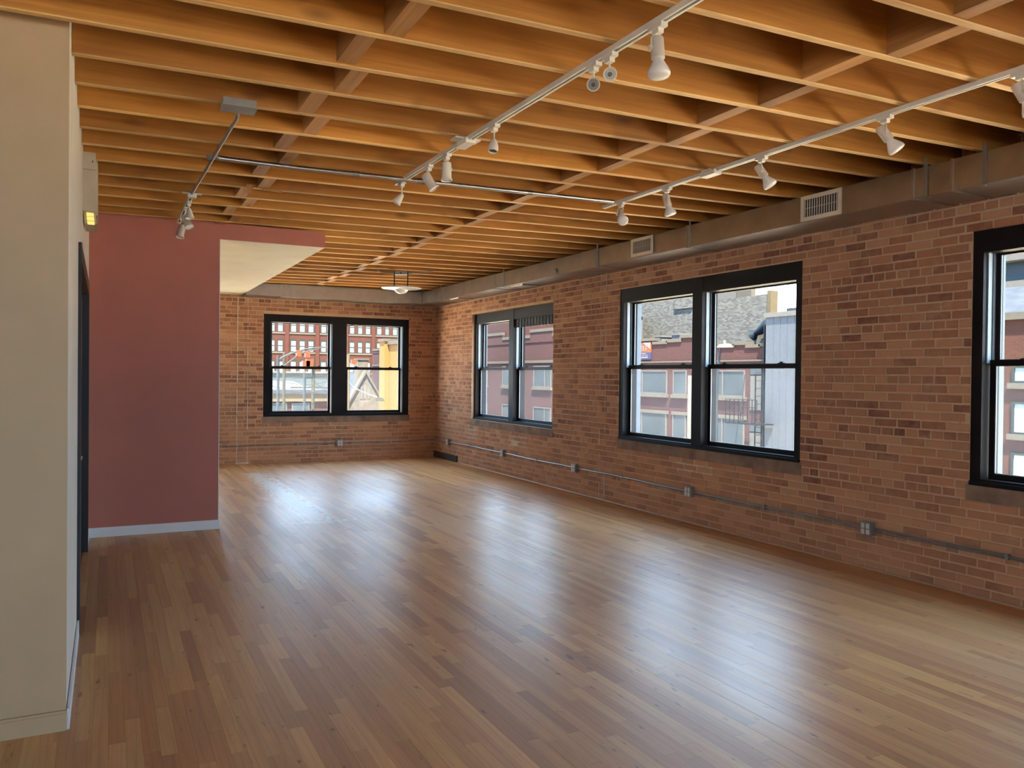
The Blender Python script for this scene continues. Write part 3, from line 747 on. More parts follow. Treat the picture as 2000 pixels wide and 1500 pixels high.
# ------------------------------------------------------------------ wall conduit and outlet boxes
t = thing('wall_conduit', (W, 8.0, .34), 'thin metal conduit running low along the right brick wall', 'conduit')
CZ = .338
def sag(y): return CZ + .004*math.sin(y*1.7) + .003*math.sin(y*4.1)
ys = [YB+.3+i*.4 for i in range(int((F-.06-YB-.3)/.4)+1)]
MB().tube([(W-.018, y, sag(y)) for y in ys]+[(W-.018, F-.10, .330),(W-.03, F-.05, .328)], .0095, 8).build('conduit_tube', 'conduit_metal', t, True)
MB().tube([(W-.008, y, sag(y)-.020+.010*math.sin(y*.9)) for y in ys if y < 8.9], .0055, 6).build('cable', 'box_metal', t, True)
for y in (12.6, 10.2, 8.05, 5.7, 3.4, 2.0): MB().box((W-.030, y-.012, sag(y)-.022), (W+.002, y+.012, sag(y)+.016)).build('pipe_strap', 'conduit_metal', t)
MB().tube([(W-.012, 13.30, .30),(W-.012, 13.30, .125)], .007, 8).build('drop_tube', 'conduit_metal', t, True)
t = thing('end_wall_conduit', (3.4, F, .32), 'thin metal conduit crossing the far wall under the window', 'conduit')
MB().tube([(XR+.02+i*.3, F-.016, .312+.004*math.sin(i*1.3)+.004*i/5) for i in range(15)]+[(W-.05, F-.02, .326),(W-.03, F-.05, .328)], .0095, 8).build('conduit_tube', 'conduit_metal', t, True)
for x in (2.0, 3.0, 4.7): MB().box((x-.012, F-.028, .295), (x+.012, F+.002, .335)).build('pipe_strap', 'conduit_metal', t)
def outlet(y, label, far=False):
    z = .335 if not far else .312
    def mp(a, b, d): return (W-d, y+a, z+b) if not far else (y+a, F-d, z+b)
    t = thing('outlet_box', mp(0,0,0), label, 'outlet', 'metal outlet boxes on the conduit')
    def bx(mb, a0, a1, b0, b1, d0, d1):
        p, q = mp(a0,b0,d0), mp(a1,b1,d1); return mb.box(tuple(min(i,j) for i,j in zip(p,q)), tuple(max(i,j) for i,j in zip(p,q)))
    bx(MB(), -.052, .052, -.054, .054, -.001, .046).build('box_body', 'box_metal', t)
    mb = MB(); bx(mb, -.055, .055, -.057, .057, .046, .050); bx(mb, -.048, .048, -.050, .050, .050, .053); pl = mb.build('cover_plate', 'conduit_metal', t)
    for a in (-.023, .023):
        for b in (-.024, .024):
            mb = MB(); bx(mb, a-.0155, a+.0155, b-.018, b+.018, .053, .057); bx(mb, a-.011, a+.011, b-.0205, b+.0205, .053, .0565); mb.build('receptacle', 'outlet_face', pl)
    mb = MB(); bx(mb, -.068, -.052, -.014, .014, .008, .032); bx(mb, .052, .068, -.014, .014, .008, .032); mb.build('connector_nut', 'conduit_metal', t)
for y, l in ((13.554, 'metal outlet box closest to the far brick corner'), (11.299, 'metal outlet box below the window with the gathered blind'), (9.13, 'metal outlet box between the two far right windows'),
             (6.785, 'metal outlet box below the middle window of the brick wall'), (4.535, 'metal quad outlet box low on the brick wall nearest the camera')): outlet(y, l)
outlet(3.75, 'metal outlet box below the far end window', True)

# ------------------------------------------------------------------ wall unit on the left wall
uy0, uy1 = 6.20, 6.66
t = thing('wall_unit', (XL, uy0, 2.52), 'beige wall box with a glowing yellow grid at its foot, above the doorway', 'emergency light')
UX = XL+.078
MB().box((XL, uy0, 2.925), (UX, uy1, 3.04)).build('cover_top', 'beige_plastic', t)
MB().box((XL, uy0-.004, 2.64), (UX-.006, uy1, 2.920)).build('unit_body', 'beige_plastic', t)
MB().box((UX-.006, uy0+.02, 2.62), (UX+.012, uy1-.02, 2.99)).build('side_panel', 'beige_plastic', t)
ft = MB().hexa([(XL+.012,uy0+.11,2.572),(UX+.006,uy0+.11,2.572),(UX+.006,uy1,2.572),(XL+.012,uy1,2.572),(XL+.002,uy0-.003,2.639),(UX,uy0-.003,2.639),(UX,uy1,2.639),(XL+.002,uy1,2.639)]).build('sloped_foot', 'beige_plastic', t)
for r_ in range(3):
    for c_ in range(5):
        f0, f1 = .10+.27*r_, .10+.27*r_+.20
        def pt(fx, fz, o): return Vector((XL+.002+.008*fz+(UX-XL)*fx, uy0-.003+.113*fz-o, 2.639-.087*fz-o*1.2))
        a0, a1 = .26+.115*c_, .26+.115*c_+.092
        MB().hexa([pt(a0,f0,0),pt(a1,f0,0),pt(a1,f1,0),pt(a0,f1,0),pt(a0,f0,.002),pt(a1,f0,.002),pt(a1,f1,.002),pt(a0,f1,.002)]).build('lit_cell', 'lit_grid', ft)
MB().box((UX-.022, uy0-.0015, 2.972), (UX-.016, uy0, 2.986)).build('test_button', 'dark_base', t)

# ------------------------------------------------------------------ the street outside
GZ = -6.6
def brickwall_mat(name, c1, c2, mo, sc=1.0, axis='y'):
    m = NT(name); g = m.n('NewGeometry'); sp = m.n('SeparateXYZ'); cb = m.n('CombineXYZ')
    m.l(g.outputs['Position'], sp.inputs[0]); m.l(m.math('ADD', sp.outputs['X'], sp.outputs['Y']), cb.inputs[0]); m.l(sp.outputs['Z'], cb.inputs[1])
    bt = m.n('TexBrick'); bt.inputs['Scale'].default_value = sc; bt.inputs['Brick Width'].default_value = .22; bt.inputs['Row Height'].default_value = .075; bt.inputs['Mortar Size'].default_value = .008
    bt.inputs['Color1'].default_value = (*c1,1); bt.inputs['Color2'].default_value = (*c2,1); bt.inputs['Mortar'].default_value = (*mo,1)
    m.l(cb.outputs[0], bt.inputs['Vector'])
    f = m.noise(m.pos(), .8, 5, .6); m.color(m.mix(m.math('MULTIPLY', f, .35), bt.outputs[0], tuple((a+b)/2*1.1 for a,b in zip(c1,c2)))); m.set(Roughness=.9)
brickwall_mat('street_brick', (0.013,0.005,0.005), (0.019,0.007,0.008), (0.020,0.013,0.014))
brickwall_mat('loft_brick', (0.017,0.005,0.004), (0.020,0.006,0.005), (0.019,0.008,0.006), .6)
brickwall_mat('grey_brick', (0.020,0.020,0.020), (0.053,0.055,0.054), (0.022,0.023,0.023), .85)
brickwall_mat('side_brick', (0.017,0.006,0.005), (0.020,0.008,0.006), (0.020,0.012,0.009))
plain('limestone', (0.028,0.026,0.023), .9); plain('asphalt', (.50,.45,.37), .9); plain('sidewalk', (.54,.49,.41), .9)
plain('street_glass', (.014,.019,.024), .45, 0, .3, .4); plain('sky_pale_glass', (0.051,0.059,0.065), .12, 0, .15, .3); plain('white_frame', (0.031,0.030,0.031), .6); plain('green_frame', (0.005,0.009,0.009), .5)  # loft panes paled, the sky's reflection put into their colour
plain('pale_door', (0.026,0.027,0.027), .6); m = plain('metal_siding', (.026,.031,.040), .5, .15); plain('roof_white', (0.036,0.036,0.037), .8); plain('slate', (0.011,0.014,0.020), .7, var=.25, scale=2)
plain('ochre_stucco', (0.066,0.036,0.012), .9); plain('church_stone', (0.033,0.030,0.027), .9, var=.2, scale=2); plain('cream_awning', (0.034,0.027,0.016), .8)
plain('orange_signal', (.050,.014,.005), .5); plain('pole_grey', (0.009,0.012,0.016), .5); plain('pole_wood', (0.014,0.014,0.011), .9); plain('dark_wire', (0.002,0.002,0.004), .6)
plain('blue_tarp', (0.002,0.005,0.009), .6); plain('sign_orange', (0.054,0.017,0.005), .6); plain('sign_blue', (0.009,0.011,0.032), .6); plain('sign_white', (0.054,0.051,0.055), .6); plain('tower_panel', (0.020,0.027,0.032), .4); plain('lamp_white', (0.051,0.051,0.051), .5)

for nm_ in ('limestone','street_glass','white_frame','green_frame','pale_door','metal_siding','roof_white','slate','ochre_stucco','church_stone','cream_awning','orange_signal','pole_grey','pole_wood','dark_wire','blue_tarp','sign_orange','sign_blue','sign_white','tower_panel','lamp_white','street_brick','loft_brick','grey_brick','side_brick'):
    M[nm_].node_tree.nodes['Principled BSDF'].inputs['Specular IOR Level'].default_value = .12
M['street_glass'].node_tree.nodes['Principled BSDF'].inputs['Specular IOR Level'].default_value = .06
g = tag(MB().box((-60, -70, GZ-.5), (200, 320, GZ)).build('ground', 'asphalt'), 'street and ground outside the windows', 'ground', kind='structure')  # unseen ground, colour paled to bounce light up to the ceiling
plain('road_asphalt', (.13,.125,.12), .9)
tag(MB().box((W+2.4, -70, GZ), (17.5, 44, GZ+.03)).build('road', 'road_asphalt'), 'unseen dark asphalt roadway added below the right-hand windows', 'road', kind='structure')  # dark near strip, added to cut bounce light onto the ceiling
tag(MB().box((24.5, -30, GZ), (28, 44, GZ+.12)).build('sidewalk', 'sidewalk'), 'pale pavement along the foot of the buildings opposite', 'pavement', kind='structure')
# the storeys below this loft, which shade the near half of the street
tag(MB().box((-16, YB-.2, GZ), (W+.33, F+.33, -.21)).build('wall_lower', 'side_brick'), 'brick storeys below the loft', 'wall', kind='structure')

def fwin_x(parent, X, y0, y1, z0, z1, frame='white_frame', glassm='street_glass', mull=(), rail=None, sill=True):
    """window in a facade that faces -x"""
    fr = .07; mb = MB()
    mb.box((X-.02, y0, z0), (X+.1, y0+fr, z1)).box((X-.02, y1-fr, z0), (X+.1, y1, z1)).box((X-.02, y0+fr, z1-fr), (X+.1, y1-fr, z1)).box((X-.02, y0+fr, z0), (X+.1, y1-fr, z0+fr))
    for q in mull: mb.box((X-.02, q-fr/2, z0+fr), (X+.1, q+fr/2, z1-fr))
    if rail: mb.box((X-.02, y0+fr, rail-.03), (X+.1, y1-fr, rail+.03))
    w = mb.build('window', frame, parent)
    MB().box((X+.02, y0+fr, z0+fr), (X+.05, y1-fr, z1-fr)).build('pane', glassm, w)
    if sill: MB().box((X-.10, y0-.12, z0-.20), (X+.05, y1+.12, z0-.0)).build('sill', 'limestone', w)
    return w
def fwin_y(parent, Y, x0, x1, z0, z1, frame='green_frame', glassm='sky_pale_glass', rail=True, fr=.12, arch=.0):
    mb = MB()
    mb.box((x0, Y-.05, z0), (x0+fr, Y+.1, z1)).box((x1-fr, Y-.05, z0), (x1, Y+.1, z1)).box((x0+fr, Y-.05, z0), (x1-fr, Y+.1, z0+fr)).box((x0+fr, Y-.05, z1-fr), (x1-fr, Y+.1, z1))
    if arch:
        n = 6; mb.prism([(x0, z1)]+[(x0+(x1-x0)*i/n, z1+arch*math.sin(math.pi*i/n)) for i in range(1, n)]+[(x1, z1)], 1, Y-.05, Y+.1)
    if rail: mb.box((x0+fr, Y-.05, (z0+z1)/2-.07), (x1-fr, Y+.1, (z0+z1)/2+.07))
    w = mb.build('window', frame, parent)
    MB().box((x0+fr, Y-.03, z0+fr), (x1-fr, Y+.04, z1-fr)).build('pane', glassm, w); return w

# --- red building opposite the middle window
X1 = 28.0
def yz(u, v, X=X1): p = at(u, v, 0, X); return p.y, p.z
b = thing('red_street_building', (X1+6, 34, GZ), 'dark red brick building with crenellated parapet opposite the middle window', 'building')
YA0, YA1 = yz(1507, 700)[0], 41.8
ztop = 3.10
MB().box((X1+.05, YA0, GZ), (X1+5.8, YA1, ztop)).build('facade_wall', 'street_brick', b)
# parapet: alternating raised and lowered bays with pale coping stones
cren = [(1507,1483,669),(1483,1457,672),(1457,1433,667),(1433,1405,672),(1405,1380,667),(1380,1355,671),(1355,1329,653),(1329,1302,662),(1302,1275,666),(1275,1247,660),(1247,1225,664),(1225,1212,658)]
for u0, u1, v in cren:
    ya, z_ = yz(u0, v); yb, _ = yz(u1, v)
    MB().box((X1+.05, ya, ztop), (X1+.4, yb, z_-.14)).build('parapet_block', 'street_brick', b)
    MB().box((X1-.02, ya-.04, z_-.16), (X1+.5, yb+.04, z_)).build('coping_stone', 'limestone', b)
for zrow0, zrow1 in ((.62, 1.95), (-2.15, -.42), (-5.2, -3.4)):
    for u0, u1, mu in ((1245,1302,(1254,)),(1314,1340,()),(1358,1390,()),(1400,1454,(1411,))):
        ya, yb = yz(u1, 774)[0], yz(u0, 774)[0]
        if u0 == 1245: yb += .25
        fwin_x(b, X1, ya, yb, zrow0, zrow1, mull=[yz(q, 774)[0] for q in mu])
    ya, yb = yz(1487, 760)[0], yz(1465, 760)[0]
    d = MB().box((X1, ya, zrow0-.6), (X1+.08, yb, zrow0+1.05)).build('street_door', 'pale_door', b)
    MB().box((X1, ya, zrow0+1.12), (X1+.07, yb, zrow0+1.5)).build('transom', 'street_glass', d)
zt = yz(1300, 695)[1]; MB().box((X1+.0, YA0, zt-.38), (X1+.06, YA1, zt-.30)).build('string_course', 'limestone', b)
zt = yz(1400, 814)[1]
for u0, u1 in ((1245,1302),(1314,1340),(1400,1454)): MB().box((X1-.04, yz(u1,815)[0]-.1, zt-.06), (X1+.06, yz(u0,815)[0]+.1, zt+.12)).build('lintel', 'limestone', b)
# letting sign
ya, za = yz(1271, 702); yb, zb_ = yz(1247, 670)
sg = thing('letting_sign', (X1, (ya+yb)/2, za), 'orange and blue letting sign high on the red brick facade', 'sign')
zmid = za + (zb_-za)*.42
MB().box((X1-.03, ya, zmid), (X1+.052, yb, zb_)).build('orange_panel', 'sign_orange', sg)
MB().box((X1-.03, ya, za), (X1+.052, yb, zmid)).build('blue_panel', 'sign_blue', sg)
MB().prism([(ya, zb_), (ya, zmid+(zb_-zmid)*.30), (ya+(yb-ya)*.62, zb_)], 0, X1-.036, X1-.029).build('white_corner', 'sign_white', sg)
def text(s, size, loc, rot, mat, parent, name, align='CENTER'):
    cu = bpy.data.curves.new(name, 'FONT'); cu.body = s; cu.size = size; cu.align_x = align; cu.extrude = .002
    tmp = bpy.data.objects.new(name, cu); COL.objects.link(tmp)
    dg = bpy.context.evaluated_depsgraph_get(); me = bpy.data.meshes.new_from_object(tmp.evaluated_get(dg))
    bpy.data.objects.remove(tmp); me.materials.clear(); me.materials.append(M[mat])
    ob = bpy.data.objects.new(name, me); COL.objects.link(ob); ob.parent = parent
    ob.location = Vector(loc)-Vector(parent_loc(parent)); ob.rotation_euler = rot; return ob
rx = (R(90), 0, R(-90))
text('ABLE', .42, (X1-.037, ya+(yb-ya)*.62, zmid+.10), rx, 'sign_white', sg, 'lettering')
text('541-336-4363', .155, (X1-.037, ya+(yb-ya)*.55, za+(zmid-za)*.42), rx, 'sign_white', sg, 'phone_number')
MB().box((X1-.036, ya+.25, za+.09), (X1-.03, yb-.05, za+.15)).build('text_line', 'sign_white', sg)
MB().box((X1-.036, ya+.45, zmid-.09), (X1-.03, yb-.05, zmid-.05)).build('text_line', 'sign_white', sg)
# rooftop vents
for i, (u, v) in enumerate(((1290,659),(1325,655))):
    y, z = yz(u, v, X1+1.2); tag(MB().box((X1+1, y-.35, ztop-.1), (X1+1.8, y+.35, z)).box((X1+.95, y-.4, z), (X1+1.85, y+.4, z+.1)).build('roof_vent', 'roof_white'),
        ('pale roof vent behind the lowered parapet bay', 'pale roof vent beside the tall parapet step')[i], 'vent')
# fire escape
plain('escape_iron', (.004,.0045,.005), .7, spec=.05)
t = thing('fire_escape', (X1, YA0+.6, GZ), 'black iron fire escape at the corner of the red building', 'fire escape')
ya, yb = yz(1526, 760)[0], yz(1464, 760)[0]
for zl in (-.55, -3.5):
    MB().box((X1-1.5, ya, zl-.06), (X1-.46, yb, zl)).build('landing', 'escape_iron', t)
    mb = MB()
    for zz in (.4, .75, 1.1): mb.bar((X1-1.5, ya, zl+zz), (X1-1.5, yb, zl+zz), .035, .035)
    for i in range(8): y = ya+(yb-ya)*i/7; mb.bar((X1-1.5, y, zl), (X1-1.5, y, zl+1.1), .03, .03)
    mb.build('railing', 'escape_iron', t)
mb = MB()
for y in (ya+.12, ya+.62): mb.bar((X1-1.0, y, GZ+1), (X1-1.0, y, 1.75), .045, .045)
for i in range(22): z = GZ+1.2+.36*i; mb.bar((X1-1.0, ya+.12, z), (X1-1.0, ya+.62, z), .03, .03)
mb.build('ladder', 'escape_iron', t)
MB().bar((X1-.5, yb-.2, 1.7), (X1-1.5, yb-1.0, -.5), .04, .04).build('stay', 'escape_iron', t)
# grey metal-clad building
b = thing('metal_clad_building', (34, 24, GZ), 'blue-grey metal clad building beside the red brick facade', 'building')
zt = yz(1530, 618, 27.6)[1]
MB().box((27.6, 20.6, GZ), (45, YA0-.02, zt)).build('siding_wall', 'metal_siding', b)
mb = MB(); y = 20.7
while y < YA0-.1: mb.box((27.59, y, GZ), (27.6, y+.03, zt)); y += .42
mb.build('siding_ribs', 'metal_siding', b, kind='stuff')
MB().box((27.5, 20.6, zt), (45, YA0+.05, zt+.22)).build('parapet_flashing', 'roof_white', b)
MB().box((28.5, 20.6, zt+.22), (44, YA0-.4, zt+.46)).build('roof_edge', 'slate', b)
# grey brick gable behind
b = thing('grey_brick_building', (40, 40, GZ), 'tall pale grey brick party wall behind the red building', 'building')
MB().box((34, 34.57, GZ), (34.5, 46.0, 6.42)).build('party_wall', 'grey_brick', b)
MB().box((34.02, 41.0, 6.42), (34.5, 64, 9.4)).build('upper_wall', 'grey_brick', b)
MB().box((34.01, 46.0, GZ), (34.5, 64, 6.42)).build('rear_wall', 'grey_brick', b)
MB().box((33.95, 34.5, 3.0), (34.5, 34.78, 6.6)).build('sunlit_edge_strip', 'cream_awning', b)  # cream strip paints the sunlit edge of the grey wall
MB().box((33.9, 41.4, 6.1), (34.05, 43.2, 7.1)).build('blocked_opening', 'grey_brick', b)
b = thing('white_siding_building', (60, 55, GZ), 'white sided tower with a grey bay behind the brick party wall', 'building')
MB().box((48, 52.6, GZ), (48.5, 66, 13)).build('siding_wall', 'roof_white', b)
MB().box((47.9, 50.9, GZ), (48.4, 52.6, 13)).build('grey_bay', 'limestone', b)
# sagging dark tarp and drain pipes on the corner
p0, p1, p2, p3 = [at(u, v, 0, 33.6) for u, v in ((1504,622),(1500,632),(1490,643),(1476,651))]
tag(MB().tube([p0,p1,p2,p3,p3+Vector((0,.25,-.12))], [.12,.34,.30,.16,.34], 10).build('hanging_tarp', 'blue_tarp', smooth=True), 'dark blue tarp sagging from the corner of the grey brick wall', 'tarp')
for i, u in enumerate((1493, 1503)):
    y = at(u, 700, 0, 27.9).y
    tag(MB().tube([(27.9, y, GZ),(27.9, y, 4.1-.3*i)], .06, 8).build('drain_pipe', 'dark_wire', smooth=True), ('thin dark drain pipe on the red facade below the tarp', 'thin dark drain pipe against the metal cladding edge')[i], 'pipe')
# further along: second red building seen through the far right window
b = thing('long_red_building', (34, 60, GZ), 'long pale-lit red brick building seen through the window with the blind', 'building')
MB().box((X1+.05, 42.2, GZ), (X1+5.8, 92, 4.0)).build('facade_wall', 'street_brick', b)
for y0, y1, z0, z1 in ((42.2,49.2,4.0,4.35),(49.2,52.6,4.0,4.75),(52.6,57.2,4.0,4.35),(57.2,60.5,4.0,4.75),(60.5,92,4.0,4.3)):
    MB().box((X1+.0, y0, z0), (X1+.4, y1, z1)).build('parapet_block', 'street_brick', b); MB().box((X1-.05, y0, z1), (X1+.45, y1, z1+.22)).build('coping_stone', 'limestone', b)
for zr0, zr1 in ((.75, 2.3), (-2.4, -.7)):
    for y0 in (44.0, 49.4, 54.6, 60.0, 66): fwin_x(b, X1, y0, y0+2.6, zr0, zr1, mull=(y0+.9,))
MB().box((X1-.02, 42.2, 2.5), (X1+.05, 92, 2.7)).build('string_course', 'limestone', b)
tw = MB().box((X1+.2, 56.8, 4), (X1+5.6, 66, 7.6)).build('stair_tower', 'street_brick', b); MB().box((X1+.1, 56.6, 7.6), (X1+5.7, 66.1, 7.9)).build('tower_coping', 'limestone', tw)
for i, (y0, w, h) in enumerate(((45.5,2.2,1.3),(49.2,1.2,2.0))):
    tag(MB().box((X1+2.5, y0, 4.0), (X1+5, y0+w, 4.4+h)).box((X1+2.4, y0-.1, 4.4+h), (X1+5.1, y0+w+.1, 4.55+h)).build('rooftop_unit', 'roof_white'), ('wide white rooftop unit on the long red building', 'narrow white rooftop unit on the long red building')[i], 'rooftop unit')
b = thing('white_rooftop_building', (52, 52, GZ), 'pale building rising behind the long red building', 'building')
MB().box((46, 74, GZ), (60, 104, 11.5)).build('pale_wall', 'roof_white', b)
MB().box((45.9, 80, 8.6), (46.1, 88, 9.4)).build('strip_window', 'slate', b)
# street lamp with a cobra head and the pole with the sunlit face
t = thing('street_lamp', (15.0, 20.5, GZ), 'white cobra head street lamp in front of the red facade', 'street lamp')
hp = at(1415, 675, 0, 15.0); pl = at(1399, 760, 0, 15.0)
MB().tube([(15.0, pl.y, GZ),(15.0, pl.y, hp.z-1.0),(15.0, pl.y-.06, hp.z-.55),(15.0, hp.y+.15, hp.z-.06)], [.07,.05,.035,.03], 8).build('lamp_pole', 'pole_grey', t, True)
MB().hexa([(14.88,hp.y-.20,hp.z-.05),(15.12,hp.y-.20,hp.z-.05),(15.12,hp.y+.20,hp.z-.05),(14.88,hp.y+.20,hp.z-.05),(14.92,hp.y-.15,hp.z+.05),(15.08,hp.y-.15,hp.z+.05),(15.08,hp.y+.16,hp.z+.03),(14.92,hp.y+.16,hp.z+.03)]).build('lamp_head', 'lamp_white', t)
MB().lathe([(.04,0),(.04,.09),(0,.1)], (15.0, hp.y, hp.z+.05), (0,0,1), 10).build('photocell', 'lamp_white', t, True)
hp = at(1349, 780, 0, 12.0)
t = thing('utility_post', (12.0, hp.y, GZ), 'pale sunlit utility post close to the middle window', 'post')
MB().tube([(12.0, hp.y, GZ),(12.0, hp.y, 1.60)], .075, 12).build('post_shaft', 'lamp_white', t, True)
MB().tube([(12.0, hp.y+.18, -.9),(12.0, hp.y+.18, .15)], .09, 12).build('post_sleeve', 'cream_awning', t, True)
# right-hand red building and balcony tower seen through the nearest window
b = thing('right_red_building', (34, 14, GZ), 'salmon red brick building seen through the window at the right edge', 'building')
zt = at(1985, 624, 0, X1).z
MB().box((X1+.05, 2, GZ), (X1+12, 20.4, zt)).build('facade_wall', 'side_brick', b)
MB().box((X1-.1, 2, zt), (X1+12, 20.5, zt+.25)).build('coping_stone', 'limestone', b)
MB().prism([(X1+.3, zt+.25),(X1+3.2, zt+1.5),(X1+11, zt+1.5),(X1+12, zt+.25)], 1, 3, 20.3).build('mansard_roof', 'slate', b)
for v0, v1 in ((715,748),(785,848),(885,935)):
    z1, z0 = at(1982, v0, 0, X1).z, at(1982, v1, 0, X1).z
    for y0 in (16.3, 13.2, 10.0, 6.5): fwin_x(b, X1, y0-.45, y0+.75, z0, z1, 'green_frame', 'sky_pale_glass', (y0+.15,))
b = thing('balcony_tower', (75, 46, GZ), 'distant high-rise tower with stacked pale balconies', 'building')
MB().box((70, 30, GZ), (92, 47, 60)).build('tower_core', 'tower_panel', b)
z = 6
while z < 58:
    MB().box((68.6, 29.4, z), (70, 47.2, z+1.15)).build('balcony', 'roof_white', b); z += 2.9

# --- view through the far window
Y2 = 150.0
b = thing('red_loft_building', (40, 160, GZ), 'big sunlit red brick loft building with rows of tall windows beyond the far window', 'building')
def xz(u, v, Y=Y2): p = at(u, v, 1, Y); return p.x, p.z
MB().box((18, Y2, GZ), (64, Y2+14, 26)).build('facade_wall', 'loft_brick', b)
rows = [(at(540, 617, 1, Y2).z, at(540, 648, 1, Y2).z), (at(540, 661, 1, Y2).z, at(540, 686.5, 1, Y2).z), (at(540, 702, 1, Y2).z, at(540, 727, 1, Y2).z), (at(540, 742, 1, Y2).z, at(540, 768, 1, Y2).z)]
cols = [(526,537),(541.5,553),(567,579),(584,596),(601,613),(626,637.5),(643,655),(659,670),(682,692.5),(698,708),(713,723.5),(735,745.5),(751,760),(766,776),(781,791)]
for z1, z0 in rows:
    for u0, u1 in cols:
        um = (u0+u1)/2; fwin_y(b, Y2, at(u0, 690, 1, Y2).x, at(u1, 690, 1, Y2).x, z0, z1-.25, arch=.28)
    MB().box((18, Y2-.12, z0-.32), (64, Y2+.02, z0-.02)).build('stone_belt', 'limestone', b)
for u in (560, 619.5, 676, 729): x_ = at(u, 690, 1, Y2).x; MB().box((x_-.35, Y2-.25, GZ), (x_+.35, Y2+.02, 26)).build('brick_pier', 'loft_brick', b)
# sunlit ochre building on the right
b = thing('ochre_building', (24, 52, GZ), 'sunlit ochre corner building at the right of the far window', 'building')
xo = at(752, 680, 1, 60).x; zo = at(752, 674, 1, 60).z
MB().box((xo, 50.5, GZ), (xo+3.6, 60, zo)).build('stucco_wall', 'ochre_stucco', b)
MB().box((xo-.35, 59.0, GZ), (xo+.5, 60.3, zo+.25)).build('corner_pier', 'ochre_stucco', b); MB().box((xo-.45, 58.9, zo+.25), (xo+.6, 60.4, zo+.45)).build('pier_cap', 'limestone', b)
MB().box((xo-.15, 50.5, zo), (xo+3.6, 60, zo+.25)).build('parapet_cap', 'limestone', b)
for y0 in (55.6, 53.0): fwin_x(b, xo-.06, y0-1.9, y0, at(770, 742, 0, xo).z, at(770, 697, 0, xo).z, mull=(y0-.95,), glassm='sky_pale_glass')
# stone gabled building
b = thing('stone_gable_building', (19, 84, GZ), 'grey stone gabled building with slate roof and lancet windows', 'building')
Y3 = 80.0
xa, xb, xc = xz(686, 790, Y3)[0], xz(750, 790, Y3)[0], xz(714, 727, Y3)[0]; zpk = xz(712, 727, Y3)[1]; ze = xz(745, 800, Y3)[1]
zl_ = GZ
MB().prism([(xa-1.2, zl_),(xa-1.2, ze-1.0),(xc, zpk),(xb+.2, ze),(xb+.2, zl_)], 1, Y3, Y3+.6).build('gable_wall', 'church_stone', b)
MB().prism([(xa-1.5, ze-1.2),(xc, zpk+.25),(xb+.5, ze-.1),(xb+.5, ze-.4),(xc, zpk-.12),(xa-1.5, ze-1.5)], 1, Y3-.25, Y3+.7).build('gable_coping', 'limestone', b)
MB().prism([(xa-1.2, ze-1.0),(xc, zpk-.1),(xb+.2, ze)], 1, Y3+.6, Y3+14).build('slate_roof', 'slate', b)
MB().hexa([(xc+.3,Y3+3,ze-.5),(xz(752,712,Y3)[0],Y3+3,ze-.5),(xz(752,712,Y3)[0],Y3+9,ze-.5),(xc+.3,Y3+9,ze-.5),(xc+.6,Y3+6,xz(730,710,Y3)[1]),(xz(752,712,Y3)[0],Y3+6,xz(730,710,Y3)[1]),(xz(752,712,Y3)[0],Y3+6.3,xz(730,710,Y3)[1]),(xc+.6,Y3+6.3,xz(730,710,Y3)[1])]).build('cross_roof', 'slate', b)
ch = MB().box((xz(703,720,Y3)[0], Y3+.7, zpk-2), (xz(723,720,Y3)[0], Y3+2.2, xz(710,703,Y3)[1])).build('stone_chimney', 'church_stone', b)
MB().box((xz(702,720,Y3)[0], Y3+.6, xz(710,703,Y3)[1]), (xz(724,720,Y3)[0], Y3+2.3, xz(710,700,Y3)[1])).build('chimney_cap', 'limestone', ch)
for u0, u1, v0, v1 in ((704.5,707.5,752,780),(711,714.5,750,779),(718.5,721.5,752,780)):
    x0, z1 = xz(u0, v0, Y3); x1, z0 = xz(u1, v1, Y3); fwin_y(b, Y3, x0, x1, z0, z1, 'limestone', 'sky_pale_glass', False, .05, .12)
# low shop with cream band
b = thing('low_shop_building', (8, 70, GZ), 'low shop building with a cream fascia band behind the poles', 'building')
Y4 = 70.0; x0, x1 = 8.0, xz(640, 780, Y4)[0]
zf1, zf0 = xz(580, 769, Y4)[1], xz(580, 784, Y4)[1]
MB().box((x0, Y4+.1, GZ), (x1, Y4+8, zf1+.3)).build('shop_wall', 'side_brick', b)
MB().box((x0, Y4-.2, zf0), (x1, Y4+.1, zf1)).build('fascia', 'cream_awning', b)
MB().box((x0-.3, Y4-.4, zf1), (x1+.3, Y4+8, zf1+.35)).build('eaves', 'slate', b)
MB().hexa([(x0+1,Y4+.5,zf1+.35),(x1-1,Y4+.5,zf1+.35),(x1-1,Y4+7.5,zf1+.35),(x0+1,Y4+7.5,zf1+.35),(x0+2.6,Y4+3,xz(580,745,Y4)[1]),(x1-2.4,Y4+3,xz(580,745,Y4)[1]),(x1-2.4,Y4+5,xz(580,745,Y4)[1]),(x0+2.6,Y4+5,xz(580,745,Y4)[1])]).build('hipped_roof', 'metal_siding', b)
xx = x0+.5
while xx < x1-1.6:
    fwin_y(b, Y4, xx, xx+1.5, zf0-1.7, zf0-.15, 'white_frame', 'street_glass', False, .08); xx += 1.9
b = thing('white_mid_building', (14, 110, GZ), 'pale glazed building between the shop and the loft building', 'building')
MB().box((14, 110, GZ), (xz(640, 745, 110)[0], 118, xz(600, 727, 110)[1])).build('pale_wall', 'tower_panel', b)
MB().box((13.8, 109.7, xz(600, 729, 110)[1]), (xz(641, 745, 110)[0], 118, xz(600, 725.5, 110)[1])).build('roof_edge', 'roof_white', b)
